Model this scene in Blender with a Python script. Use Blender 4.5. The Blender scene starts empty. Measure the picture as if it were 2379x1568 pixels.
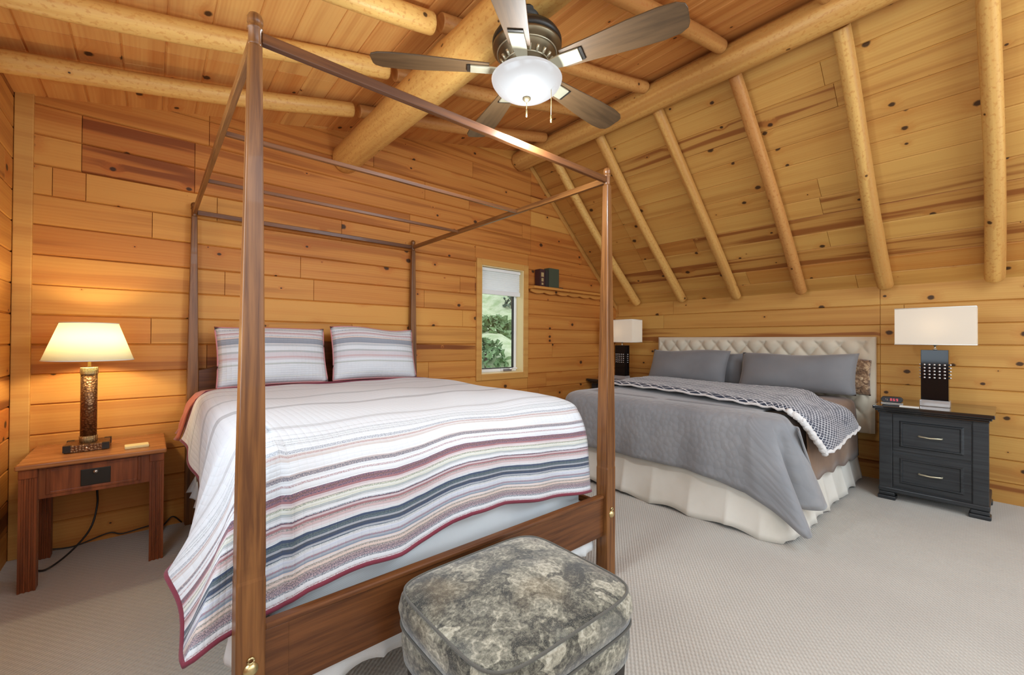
import bpy, bmesh, math, random
from mathutils import Vector, Matrix
R = math.radians
random.seed(7)
scn = bpy.context.scene
col = scn.collection

# ---------------------------------------------------------------- camera
YAW, PITCH, ROLL, FPX = R(40.5217), R(.4795), R(.3194), 981.4871
fw = Vector((math.sin(YAW)*math.cos(PITCH), math.cos(YAW)*math.cos(PITCH), math.sin(PITCH)))
rt = Vector((math.cos(YAW), -math.sin(YAW), 0))
up = rt.cross(fw)
rt2 = rt*math.cos(ROLL) + up*math.sin(ROLL)
up2 = -rt*math.sin(ROLL) + up*math.cos(ROLL)
cd = bpy.data.cameras.new('camera')
cam = bpy.data.objects.new('camera', cd)
col.objects.link(cam)
M = Matrix((rt2, up2, -fw)).transposed().to_4x4()
M.translation = Vector((0, 0, 1.25))
cam.matrix_world = M
cd.sensor_width = 36
cd.lens = FPX/2379*36
cd.shift_y = -1.69/2379
cd.clip_start = .02
scn.camera = cam

# ---------------------------------------------------------------- world, lights, exposure
w = bpy.data.worlds.new('world'); scn.world = w
w.use_nodes = True
w.node_tree.nodes['Background'].inputs[0].default_value = (.86, .93, 1, 1)
w.node_tree.nodes['Background'].inputs[1].default_value = 1.7

def area(name, loc, rot, sx, sy, power, color=(1, 1, 1)):
    l = bpy.data.lights.new(name, 'AREA'); l.shape = 'RECTANGLE'
    l.size, l.size_y, l.energy, l.color = sx, sy, power, color
    o = bpy.data.objects.new(name, l); col.objects.link(o)
    o.location = loc; o.rotation_euler = rot
    return o
# daylight of the big windows in the unseen wall behind the camera and in the left wall behind it, plus an added overhead fill
area('daylight_back_window', (1.5, -2.35, 1.95), (R(-90), 0, R(180)), 3.6, 1.4, 16, (.72, .87, 1))
area('overhead_fill_light', (1.7, -1.35, 2.95), (R(38), 0, 0), 3.0, 1.1, 112, (.70, .86, 1))  # added fill under the closed ceiling, whitens the bed tops; no window there
area('daylight_loft_opening', (4.1, -2.35, 1.3), (R(-90), 0, R(180)), 1.4, 1.6, 12, (.72, .87, 1))
area('daylight_left_window', (-.56, 1.3, 1.55), (0, R(-90), 0), 1.25, 1.5, 25, (.72, .87, 1))
area('daylight_dormer_window', (-.54, -1.1, 1.55), (0, R(-90), 0), 1.3, 1.7, 22, (.74, .88, 1))

def point(name, loc, power, color, rad):
    l = bpy.data.lights.new(name, 'POINT'); l.energy, l.color, l.shadow_soft_size = power, color, rad
    o = bpy.data.objects.new(name, l); col.objects.link(o); o.location = loc
    return o

vs = scn.view_settings
vs.view_transform = 'Standard'; vs.look = 'None'; vs.gamma = 1; vs.use_curve_mapping = False
vs.exposure = 0.05
scn.cycles.diffuse_bounces = 5; scn.cycles.max_bounces = 9

# ---------------------------------------------------------------- node helper
class NT:
    def __init__(s, name):
        s.m = bpy.data.materials.new(name); s.m.use_nodes = True
        s.t = s.m.node_tree; s.t.nodes.clear()
        s.out = s.n('ShaderNodeOutputMaterial')
    def n(s, typ, **kw):
        x = s.t.nodes.new(typ)
        for k, v in kw.items(): setattr(x, k, v)
        return x
    def put(s, sock, v):
        if v is None: return
        if hasattr(v, 'is_output') or isinstance(v, bpy.types.NodeSocket): s.t.links.new(v, sock)
        else:
            if isinstance(v, tuple) and len(v) == 3 and sock.type == 'RGBA': v = (*v, 1)
            sock.default_value = v
    def math(s, op, a, b=None, c=None, clamp=False):
        x = s.n('ShaderNodeMath', operation=op, use_clamp=clamp)
        s.put(x.inputs[0], a); s.put(x.inputs[1], b); s.put(x.inputs[2], c)
        return x.outputs[0]
    def mix(s, f, a, b, mode='MIX'):
        x = s.n('ShaderNodeMix', data_type='RGBA', blend_type=mode)
        s.put(x.inputs[0], f); s.put(x.inputs[6], a); s.put(x.inputs[7], b)
        return x.outputs[2]
    def step(s, v, a, b, lo=0., hi=1.):
        x = s.n('ShaderNodeMapRange', interpolation_type='SMOOTHSTEP')
        s.put(x.inputs[0], v); s.put(x.inputs[1], a); s.put(x.inputs[2], b); s.put(x.inputs[3], lo); s.put(x.inputs[4], hi)
        return x.outputs[0]
    def xyz(s, a, b=0., c=0.):
        x = s.n('ShaderNodeCombineXYZ')
        for i, v in enumerate((a, b, c)): s.put(x.inputs[i], v)
        return x.outputs[0]
    def sep(s, v):
        x = s.n('ShaderNodeSeparateXYZ'); s.put(x.inputs[0], v); return x.outputs
    def noise(s, vec, scale=1, detail=2, rough=.5, dist=0.):
        x = s.n('ShaderNodeTexNoise'); s.put(x.inputs['Vector'], vec)
        x.inputs['Scale'].default_value = scale; x.inputs['Detail'].default_value = detail
        x.inputs['Roughness'].default_value = rough; x.inputs['Distortion'].default_value = dist
        return x.outputs[0]
    def ramp(s, v, stops, interp='LINEAR'):
        x = s.n('ShaderNodeValToRGB'); s.put(x.inputs[0], v)
        e = x.color_ramp; e.interpolation = interp
        for i, (p, c) in enumerate(stops):
            k = e.elements[i] if i < 2 else e.elements.new(p)
            k.position = p; k.color = (*c, 1)
        return x.outputs[0]
    def bump(s, h, st=.3, d=.01):
        x = s.n('ShaderNodeBump'); s.put(x.inputs['Height'], h)
        x.inputs['Strength'].default_value = st; x.inputs['Distance'].default_value = d
        return x.outputs[0]
    def uv(s): return s.n('ShaderNodeTexCoord').outputs['UV']
    def ob(s): return s.n('ShaderNodeTexCoord').outputs['Object']
    def bsdf(s, base, rough=.5, normal=None, metal=0., coat=0., sheen=0., spec=.5, trans=0., emit=None, es=0., ior=None):
        b = s.n('ShaderNodeBsdfPrincipled')
        s.put(b.inputs['Base Color'], base); s.put(b.inputs['Roughness'], rough); s.put(b.inputs['Normal'], normal)
        b.inputs['Metallic'].default_value = metal; b.inputs['Coat Weight'].default_value = coat
        b.inputs['Sheen Weight'].default_value = sheen; b.inputs['Specular IOR Level'].default_value = spec
        b.inputs['Transmission Weight'].default_value = trans
        if ior: b.inputs['IOR'].default_value = ior
        if emit: s.put(b.inputs['Emission Color'], emit); b.inputs['Emission Strength'].default_value = es
        s.t.links.new(b.outputs[0], s.out.inputs[0])
        return s.m

# ---------------------------------------------------------------- materials
def pine(name, pale, mid, dark, knot_n=.5, knot_r=.046, log=False, rough=.5, kx=2.6, ky=5.4):
    n = NT(name)
    su = n.sep(n.uv()); u, v = su[0], su[1]
    at = n.n('ShaderNodeVertexColor', layer_name='tone')
    ts = n.n('ShaderNodeSeparateColor'); n.put(ts.inputs[0], at.outputs[0])
    tone, heart = ts.outputs[0], ts.outputs[1]
    # knots: one candidate per cell, its size in metres
    vo = n.n('ShaderNodeTexVoronoi', voronoi_dimensions='2D', feature='F1')
    n.put(vo.inputs['Vector'], n.xyz(n.math('MULTIPLY', u, kx), n.math('MULTIPLY', v, ky))); vo.inputs['Scale'].default_value = 1
    ps = n.sep(vo.outputs['Position'])
    du = n.math('MULTIPLY', n.math('SUBTRACT', n.math('DIVIDE', ps[0], kx), u), .8)
    dv = n.math('SUBTRACT', n.math('DIVIDE', ps[1], ky), v)
    wob = n.noise(n.xyz(u, v), 60, 1)
    d = n.math('MULTIPLY', n.math('SQRT', n.math('ADD', n.math('MULTIPLY', du, du), n.math('MULTIPLY', dv, dv))), n.math('ADD', .75, n.math('MULTIPLY', wob, .5)))
    cs = n.n('ShaderNodeSeparateColor'); n.put(cs.inputs[0], vo.outputs['Color'])
    rad = n.math('MULTIPLY', n.math('MAXIMUM', n.math('SUBTRACT', cs.outputs[0], knot_n), 0.), knot_r)
    ratio = n.math('DIVIDE', d, n.math('MAXIMUM', rad, .0002))
    knot = n.step(ratio, 1.05, .55)
    halo = n.math('MULTIPLY', n.step(ratio, 3.6, .9), n.step(rad, .0004, .002))
    # grain
    warp = n.math('MULTIPLY', halo, .02)
    vv = n.math('ADD', v, n.math('ADD', warp, n.math('MULTIPLY', n.noise(n.xyz(n.math('MULTIPLY', u, .9), n.math('MULTIPLY', v, 5)), 1, 2), .055)))
    fine = n.noise(n.xyz(n.math('MULTIPLY', u, 2.2), n.math('MULTIPLY', vv, 120)), 1, 3, .6)
    ring = n.math('SINE', n.math('MULTIPLY', vv, 330. if not log else 150.))
    broad = n.noise(n.xyz(n.math('MULTIPLY', u, .45), n.math('MULTIPLY', vv, 13)), 1, 2, .5)
    f = n.math('ADD', n.math('MULTIPLY', tone, .75), n.math('MULTIPLY', n.math('SUBTRACT', broad, .5), 1.1))
    f = n.math('ADD', f, n.math('MULTIPLY', n.math('SUBTRACT', fine, .5), .55))
    f = n.math('ADD', f, n.math('MULTIPLY', ring, .06), clamp=True)
    c = n.mix(f, pale, mid)
    hs = n.math('MULTIPLY', n.step(broad, .50, .60), heart)
    c = n.mix(n.math('ADD', n.math('MULTIPLY', hs, .68), n.math('MULTIPLY', heart, .22), clamp=True), c, dark)
    c = n.mix(n.math('MULTIPLY', halo, .45), c, mid)
    c = n.mix(n.math('MULTIPLY', knot, .93), c, (.035, .014, .005))
    if log:
        sp = n.noise(n.xyz(n.math('MULTIPLY', u, 40), n.math('MULTIPLY', v, 55)), 1, 2, .6)
        c = n.mix(n.math('MULTIPLY', n.step(sp, .52, .66), .62), c, mid)
    h = n.math('SUBTRACT', n.math('MULTIPLY', fine, .5), n.math('MULTIPLY', knot, .6))
    if log: h = n.math('ADD', h, n.math('MULTIPLY', sp, 2.2))
    return n.bsdf(c, n.math('ADD', rough, n.math('MULTIPLY', fine, .12)), n.bump(h, .25, .002), spec=.3)

PINE_BACK = pine('pine_boards_back', (.62, .29, .062), (.46, .125, .018), (.16, .037, .006), knot_n=.42)
PINE_SLOPE = pine('pine_boards_slope', (.60, .335, .085), (.47, .185, .034), (.25, .078, .015), knot_n=.44)
PINE_CEIL = pine('pine_boards_ceiling', (.71, .375, .112), (.53, .16, .028), (.25, .065, .012))
PINE_TRIM = pine('pine_trim', (.62, .335, .085), (.48, .19, .04), (.36, .13, .03), knot_n=.8)
LOG = pine('peeled_log', (.71, .425, .125), (.50, .215, .048), (.32, .115, .028), knot_n=.62, knot_r=.045, log=True, rough=.38)
LOG_RED = pine('peeled_log_amber', (.58, .29, .085), (.42, .15, .035), (.22, .065, .015), knot_n=.62, knot_r=.045, log=True, rough=.38)

def stained(name, a, b, rough=.25, sx=40, coat=.12, axis='Z'):
    n = NT(name); p = n.sep(n.ob())
    k = {'X': 0, 'Y': 1, 'Z': 2}[axis]
    ax = [n.math('MULTIPLY', p[i], 2.5 if i == k else sx) for i in range(3)]
    g = n.noise(n.xyz(*ax), 1, 4, .6, .4)
    c = n.mix(n.step(g, .3, .72), a, b)
    return n.bsdf(c, n.math('ADD', rough, n.math('MULTIPLY', g, .1)), n.bump(g, .12, .002), coat=coat*.5, spec=.35)
BED_WOOD = stained('walnut_stained_wood', (.235, .095, .026), (.10, .035, .010), .3, 55)
BED_WOOD_Y = stained('walnut_stained_wood_long', (.235, .095, .026), (.10, .035, .010), .3, 55, axis='Y')
BED_WOOD_X = stained('walnut_stained_wood_cross', (.17, .062, .019), (.08, .027, .009), .26, 45, axis='X')
TABLE_WOOD = stained('cherry_wood', (.26, .07, .021), (.13, .032, .010), .25, 40)
TABLE_TOP = stained('cherry_wood_top', (.42, .17, .055), (.27, .092, .027), .2, 30, axis='X')
BLACK_WOOD = stained('black_stained_wood', (.034, .038, .041), (.016, .018, .02), .3, 60, .25, axis='Y')
LEG_BLACK = stained('black_leg_wood', (.03, .024, .02), (.015, .012, .01), .3)
BLADE_WOOD = stained('walnut_fan_blade', (.095, .052, .023), (.055, .03, .013), .42, 30, .15, axis='X')

def plain(name, c, rough=.5, metal=0., **k): return NT(name).bsdf(c, rough, metal=metal, **k)
BRONZE = plain('antique_bronze', (.17, .13, .075), .36, .85)
PEWTER = plain('pewter_arm', (.50, .46, .33), .34, .7)
DARK_METAL = plain('dark_metal', (.03, .025, .02), .4, .6)
BRASS = plain('aged_brass', (.62, .50, .25), .32, .9)
NICKEL = plain('brushed_nickel', (.58, .56, .5), .3, .9)
CHROME = plain('bright_silver', (.8, .8, .8), .15, .95)
BLACK_GLOSS = plain('black_gloss', (.005, .005, .006), .06, spec=.3)
NS_TOP = plain('polished_black_top', (.012, .013, .014), .07, coat=.6)
PINE_JAMB = plain('pale_clear_pine', (.74, .58, .29), .4)
BLACK_PLASTIC = plain('black_plastic', (.012, .012, .013), .35)
CORD = plain('black_cord', (.015, .012, .01), .5)
WHITE_PAINT = plain('white_vinyl', (.8, .8, .77), .35)
PAPER = plain('white_paper', (.8, .79, .72), .7)

def fabric(name, c, c2=None, weave=900, rough=.9, bump=.2, sheen=.2, big=0.):
    n = NT(name); p = n.uv()
    s = n.sep(p)
    wv = n.math('MULTIPLY', n.math('SINE', n.math('MULTIPLY', s[0], weave)), n.math('SINE', n.math('MULTIPLY', s[1], weave)))
    b = n.noise(n.ob(), 3.5, 3)
    cc = n.mix(n.step(b, .35, .7), c, c2 or c)
    return n.bsdf(cc, rough, n.bump(wv, bump, .001), sheen=sheen, spec=.2)
SHEET = fabric('pale_sheet', (.66, .68, .68), (.58, .61, .63))
SKIRT_WHITE = fabric('white_bed_skirt', (.76, .77, .76), (.68, .7, .7))
SKIRT_CREAM = fabric('cream_bed_skirt', (.74, .715, .64), (.66, .63, .55))
RUST = fabric('rust_blanket', (.43, .115, .06), (.34, .08, .045))
BINDING = fabric('burgundy_binding', (.17, .028, .045), (.13, .02, .035))
GREY_PILLOW = fabric('grey_pillowcase', (.205, .207, .213), (.175, .177, .184), rough=.7, sheen=.35)
TAUPE = fabric('taupe_blanket', (.25, .155, .095), (.17, .10, .062))
LINEN = fabric('beige_linen', (.66, .59, .46), (.58, .51, .39), weave=1300)
SHADE_OFF = None

def carpet():
    n = NT('beige_loop_carpet'); p = n.sep(n.ob())
    a = n.math('ADD', n.math('MULTIPLY', p[0], .8), n.math('MULTIPLY', p[1], .6)); b = n.math('SUBTRACT', n.math('MULTIPLY', p[1], .8), n.math('MULTIPLY', p[0], .6))
    l1 = n.math('SINE', n.math('MULTIPLY', b, 420)); l2 = n.math('SINE', n.math('MULTIPLY', a, 300))
    h = n.math('ADD', n.math('MULTIPLY', l1, .5), n.math('MULTIPLY', l2, .3))
    f = n.noise(n.ob(), 190, 2, .7)
    big = n.noise(n.ob(), 1.3, 3)
    c = n.mix(n.step(big, .3, .75), (.52, .49, .43), (.45, .42, .37))
    c = n.mix(n.math('MULTIPLY', n.step(h, .1, -.75), .32), c, (.29, .265, .225))
    c = n.mix(n.math('MULTIPLY', n.step(f, .5, .75), .2), c, (.28, .25, .205))
    return n.bsdf(c, .95, n.bump(n.math('ADD', h, f), .5, .004), sheen=.25, spec=.1)
CARPET = carpet()

WHITE, PINKW, GREYL = (.62, .635, .655), (.56, .52, .54), (.43, .445, .46)
MAUVE, NAVY, SLATE, GREENG, PEACH, LAV, DUSTY = (.33, .165, .175), (.055, .075, .125), (.21, .26, .33), (.14, .18, .17), (.60, .485, .43), (.48, .51, .58), (.52, .39, .39)
QUILT_STOPS = [(0, PINKW), (.03, WHITE), (.06, PINKW), (.085, WHITE), (.15, GREYL), (.16, WHITE), (.30, GREYL), (.322, WHITE), (.47, (.40, .40, .41)), (.50, WHITE), (.695, (.47, .47, .48)), (.71, WHITE),
               (.795, (.50, .45, .43)), (.807, WHITE), (.826, (.45, .39, .38)), (.834, WHITE), (.853, MAUVE), (.868, PEACH), (.874, (.62, .62, .5)), (.879, GREENG), (.886, WHITE), (.893, MAUVE), (.901, DUSTY), (.912, WHITE),
               (.917, NAVY), (.939, WHITE), (.944, LAV), (.951, SLATE), (.958, PEACH), (.972, DUSTY), (.981, WHITE)]

def quilted(name, stops, length):
    """striped quilt: colour runs along UV v (metres), stitched in a fine grid"""
    n = NT(name); s = n.sep(n.uv()); u, v = s[0], s[1]
    t = n.math('DIVIDE', v, length)
    t = n.math('ADD', t, n.math('MULTIPLY', n.math('SUBTRACT', n.noise(n.xyz(n.math('MULTIPLY', u, 9), n.math('MULTIPLY', v, 4)), 1, 2), .5), .0035))
    base = n.ramp(t, stops, 'CONSTANT')
    wn = n.n('ShaderNodeTexWhiteNoise', noise_dimensions='1D'); n.put(wn.inputs['W'], n.math('FLOOR', n.math('MULTIPLY', v, 150)))
    thr = wn.outputs['Value']
    dash = n.step(n.noise(n.xyz(n.math('MULTIPLY', u, 230), n.math('MULTIPLY', v, 330)), 1, 0), .42, .6)
    busy = n.step(t, .66, .86, .05, .85)
    k = n.math('MULTIPLY', n.math('MULTIPLY', n.step(thr, .62, .7), busy), n.math('ADD', .35, n.math('MULTIPLY', dash, .65)))
    c = n.mix(n.math('MULTIPLY', k, .9), base, n.ramp(thr, [(0, GREENG), (.72, MAUVE), (.78, (.07, .075, .08)), (.86, NAVY), (.93, GREENG)], 'CONSTANT'))
    k2 = n.math('MULTIPLY', n.step(thr, .34, .26), busy)
    c = n.mix(n.math('MULTIPLY', k2, .6), c, WHITE)
    q = n.math('ADD', n.math('POWER', n.math('ABSOLUTE', n.math('SINE', n.math('MULTIPLY', v, 210))), .5), n.math('POWER', n.math('ABSOLUTE', n.math('SINE', n.math('MULTIPLY', u, 120))), .5))
    q = n.math('ADD', q, n.math('MULTIPLY', n.noise(n.ob(), 14, 2), 1.2))
    return n.bsdf(c, .85, n.bump(q, .35, .004), sheen=.2, spec=.2)
QUILT = quilted('striped_quilt', QUILT_STOPS, 2.12)
SHAM = quilted('striped_sham', [(0, WHITE), (.10, (.62, .63, .61)), (.12, WHITE), (.30, (.45, .47, .45)), (.325, WHITE), (.37, PINKW), (.40, DUSTY), (.43, PINKW), (.50, (.40, .41, .41)), (.53, WHITE), (.60, GREYL), (.63, (.52, .5, .5)), (.65, (.25, .27, .31)), (.75, PEACH),
                (.77, WHITE), (.80, DUSTY), (.85, WHITE), (.87, (.48, .42, .4)), (.89, WHITE), (.94, (.5, .5, .47)), (.96, WHITE)], .43)

def coverlet():
    n = NT('grey_matelasse'); s = n.sep(n.uv())
    vo = n.n('ShaderNodeTexVoronoi', voronoi_dimensions='2D'); n.put(vo.inputs['Vector'], n.uv()); vo.inputs['Scale'].default_value = 26
    d = vo.outputs['Distance']
    b = n.noise(n.ob(), 2.2, 2)
    c = n.mix(n.step(b, .35, .7), (.27, .272, .278), (.215, .22, .23))
    c = n.mix(n.math('MULTIPLY', n.step(d, .35, .6), .25), c, (.2, .21, .225))
    return n.bsdf(c, .75, n.bump(d, .6, -.006), sheen=.35, spec=.25)
COVERLET = coverlet()

def throw_mat():
    n = NT('navy_white_geometric'); s = n.sep(n.uv())
    sc = 17.
    a = n.math('MULTIPLY', n.math('ADD', s[0], s[1]), sc); b = n.math('MULTIPLY', n.math('SUBTRACT', s[0], s[1]), sc)
    fa = n.math('ABSOLUTE', n.math('SUBTRACT', n.math('FRACT', a), .5)); fb = n.math('ABSOLUTE', n.math('SUBTRACT', n.math('FRACT', b), .5))
    l = n.math('MAXIMUM', fa, fb)
    k = n.step(l, .38, .43)
    wn = n.n('ShaderNodeTexWhiteNoise', noise_dimensions='2D'); n.put(wn.inputs['Vector'], n.xyz(n.math('FLOOR', a), n.math('FLOOR', b)))
    k = n.math('MULTIPLY', k, n.step(wn.outputs['Value'], .1, .3, .35, 1.))
    c = n.mix(k, (.03, .04, .068), (.66, .67, .69))
    return n.bsdf(c, .85, n.bump(n.noise(n.ob(), 30, 2), .4, .006), sheen=.3, spec=.2)
THROW = throw_mat()
def fleece():
    n = NT('white_fleece'); f = n.noise(n.ob(), 60, 3, .7)
    return n.bsdf(n.mix(f, (.62, .6, .57), (.82, .81, .8)), .95, n.bump(f, .8, .01), sheen=.5, spec=.1)
FLEECE = fleece()
def fur():
    n = NT('brown_fur'); f = n.noise(n.ob(), 22, 3, .7, 1.)
    return n.bsdf(n.ramp(f, [(.3, (.05, .025, .012)), (.5, (.22, .12, .06)), (.68, (.62, .45, .27))]), .9, n.bump(f, .9, .02), sheen=.4)
FUR = fur()
def tapestry():
    n = NT('grey_paisley_tapestry'); p = n.uv()
    w1 = n.noise(p, 5, 3, .6, 2.2)
    vo = n.n('ShaderNodeTexVoronoi', voronoi_dimensions='2D', feature='F1'); 
    s = n.sep(p)
    n.put(vo.inputs['Vector'], n.xyz(n.math('ADD', s[0], n.math('MULTIPLY', w1, .2)), n.math('ADD', s[1], n.math('MULTIPLY', n.noise(p, 9, 3), .2)))); vo.inputs['Scale'].default_value = 9.5
    d = vo.outputs['Distance']
    rings = n.math('FRACT', n.math('MULTIPLY', d, 3.2))
    w2 = n.noise(p, 26, 3, .65, .8)
    cc = n.n('ShaderNodeSeparateColor'); n.put(cc.inputs[0], vo.outputs['Color'])
    w3 = n.noise(p, 75, 2, .7)
    edge = n.step(d, .42, .62)
    t = n.math('ADD', n.math('MULTIPLY', cc.outputs[0], .30), n.math('ADD', n.math('MULTIPLY', w2, .55), n.math('MULTIPLY', n.math('SUBTRACT', w3, .5), .7)))
    t = n.math('ADD', t, n.math('ADD', n.math('MULTIPLY', edge, -.18), n.math('MULTIPLY', n.step(rings, .62, .8), .12)))
    c = n.ramp(t, [(.14, (.028, .028, .023)), (.3, (.075, .07, .054)), (.4, (.145, .136, .10)), (.5, (.21, .20, .152)), (.6, (.335, .31, .232)), (.75, (.48, .45, .36))])
    hue = n.noise(p, 4.2, 1)
    c = n.mix(n.step(hue, .54, .72, 0., .3), c, (.22, .15, .065))
    c = n.mix(n.step(hue, .44, .28, 0., .55), c, (.12, .125, .115))
    wv = n.noise(p, 420, 1)
    c = n.mix(n.step(wv, .55, .7, 0., .35), c, (.38, .36, .30))
    return n.bsdf(c, .85, n.bump(wv, .3, .002), sheen=.25, spec=.2)
TAPESTRY = tapestry()

def shade(name, c, e, es):
    n = NT(name)
    wv = n.noise(n.ob(), 240, 1)
    b = n.n('ShaderNodeBsdfDiffuse'); n.put(b.inputs[0], c)
    t = n.n('ShaderNodeBsdfTranslucent'); n.put(t.inputs[0], c)
    mx = n.n('ShaderNodeMixShader'); mx.inputs[0].default_value = .45
    n.t.links.new(b.outputs[0], mx.inputs[1]); n.t.links.new(t.outputs[0], mx.inputs[2])
    em = n.n('ShaderNodeEmission'); n.put(em.inputs[0], e); em.inputs[1].default_value = es
    ad = n.n('ShaderNodeAddShader'); n.t.links.new(mx.outputs[0], ad.inputs[0]); n.t.links.new(em.outputs[0], ad.inputs[1])
    n.t.links.new(ad.outputs[0], n.out.inputs[0])
    return n.m
SHADE_WARM = shade('lit_cream_shade', (.8, .76, .58), (1, .86, .5), .12)
SHADE_PALE = shade('pale_linen_shade', (.8, .75, .66), (1, .9, .76), .1)
BOWL = NT('lit_frosted_bowl').bsdf((.03, .03, .03), .25, emit=(1, .985, .98), es=.6)
BLIND = shade('white_cellular_blind', (.9, .9, .9), (1, 1, 1), 0.0)

def glass():
    n = NT('window_glass')
    g = n.n('ShaderNodeBsdfGlossy'); g.inputs['Roughness'].default_value = .02
    t = n.n('ShaderNodeBsdfTransparent'); t.inputs[0].default_value = (.97, .98, .97, 1)
    mx = n.n('ShaderNodeMixShader'); mx.inputs[0].default_value = .05
    n.t.links.new(t.outputs[0], mx.inputs[1]); n.t.links.new(g.outputs[0], mx.inputs[2]); n.t.links.new(mx.outputs[0], n.out.inputs[0])
    return n.m
GLASS = glass()
CRYSTAL = plain('clear_crystal', (.85, .86, .88), .08, trans=.7, ior=1.45)
def leafy(name, a, b, sc=6):
    n = NT(name); f = n.noise(n.ob(), sc, 4, .7)
    return n.bsdf(n.mix(n.step(f, .35, .65), a, b), .8, n.bump(f, .8, .1), spec=.2)
GRASS = leafy('washed_out_grass', (.36, .45, .24), (.58, .62, .42), .9)  # pale greens have the overexposed outdoor light mixed into the grass colour
LEAF = leafy('shrub_leaves', (.15, .26, .11), (.30, .42, .22), 9)
LEAF_DARK = leafy('dark_tree_leaves', (.09, .13, .10), (.19, .24, .20), 5)
BARK = plain('bark', (.12, .08, .05), .9)
def hammered():
    n = NT('hammered_copper'); vo = n.n('ShaderNodeTexVoronoi'); n.put(vo.inputs['Vector'], n.ob()); vo.inputs['Scale'].default_value = 95
    d = vo.outputs['Distance']
    return n.bsdf(n.mix(n.step(d, .1, .7), (.30, .16, .07), (.14, .065, .03)), .38, n.bump(d, .7, .004), metal=.8)
HAMMERED = hammered()
def hatch():
    n = NT('woven_brass_band'); p = n.sep(n.ob())
    a = n.math('SINE', n.math('MULTIPLY', n.math('ADD', p[0], p[2]), 520)); b = n.math('SINE', n.math('MULTIPLY', n.math('SUBTRACT', p[0], p[2]), 520))
    h = n.math('MULTIPLY', a, b)
    return n.bsdf(n.mix(n.step(h, -.2, .3), (.28, .19, .08), (.72, .58, .3)), .35, n.bump(h, .5, .003), metal=.75)
HATCH = hatch()
RED_LED = NT('red_display').bsdf((.2, .01, .02), .4, emit=(1, .12, .16), es=.9)
BOOK_RED, BOOK_BLACK, BOOK_GREEN = plain('oxblood_cloth', (.05, .014, .012), .6), plain('black_cloth', (.02, .016, .014), .6), plain('dark_green_cloth', (.05, .062, .034), .6)
GILT = plain('gilt_lettering', (.55, .42, .2), .4, .4)

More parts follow.
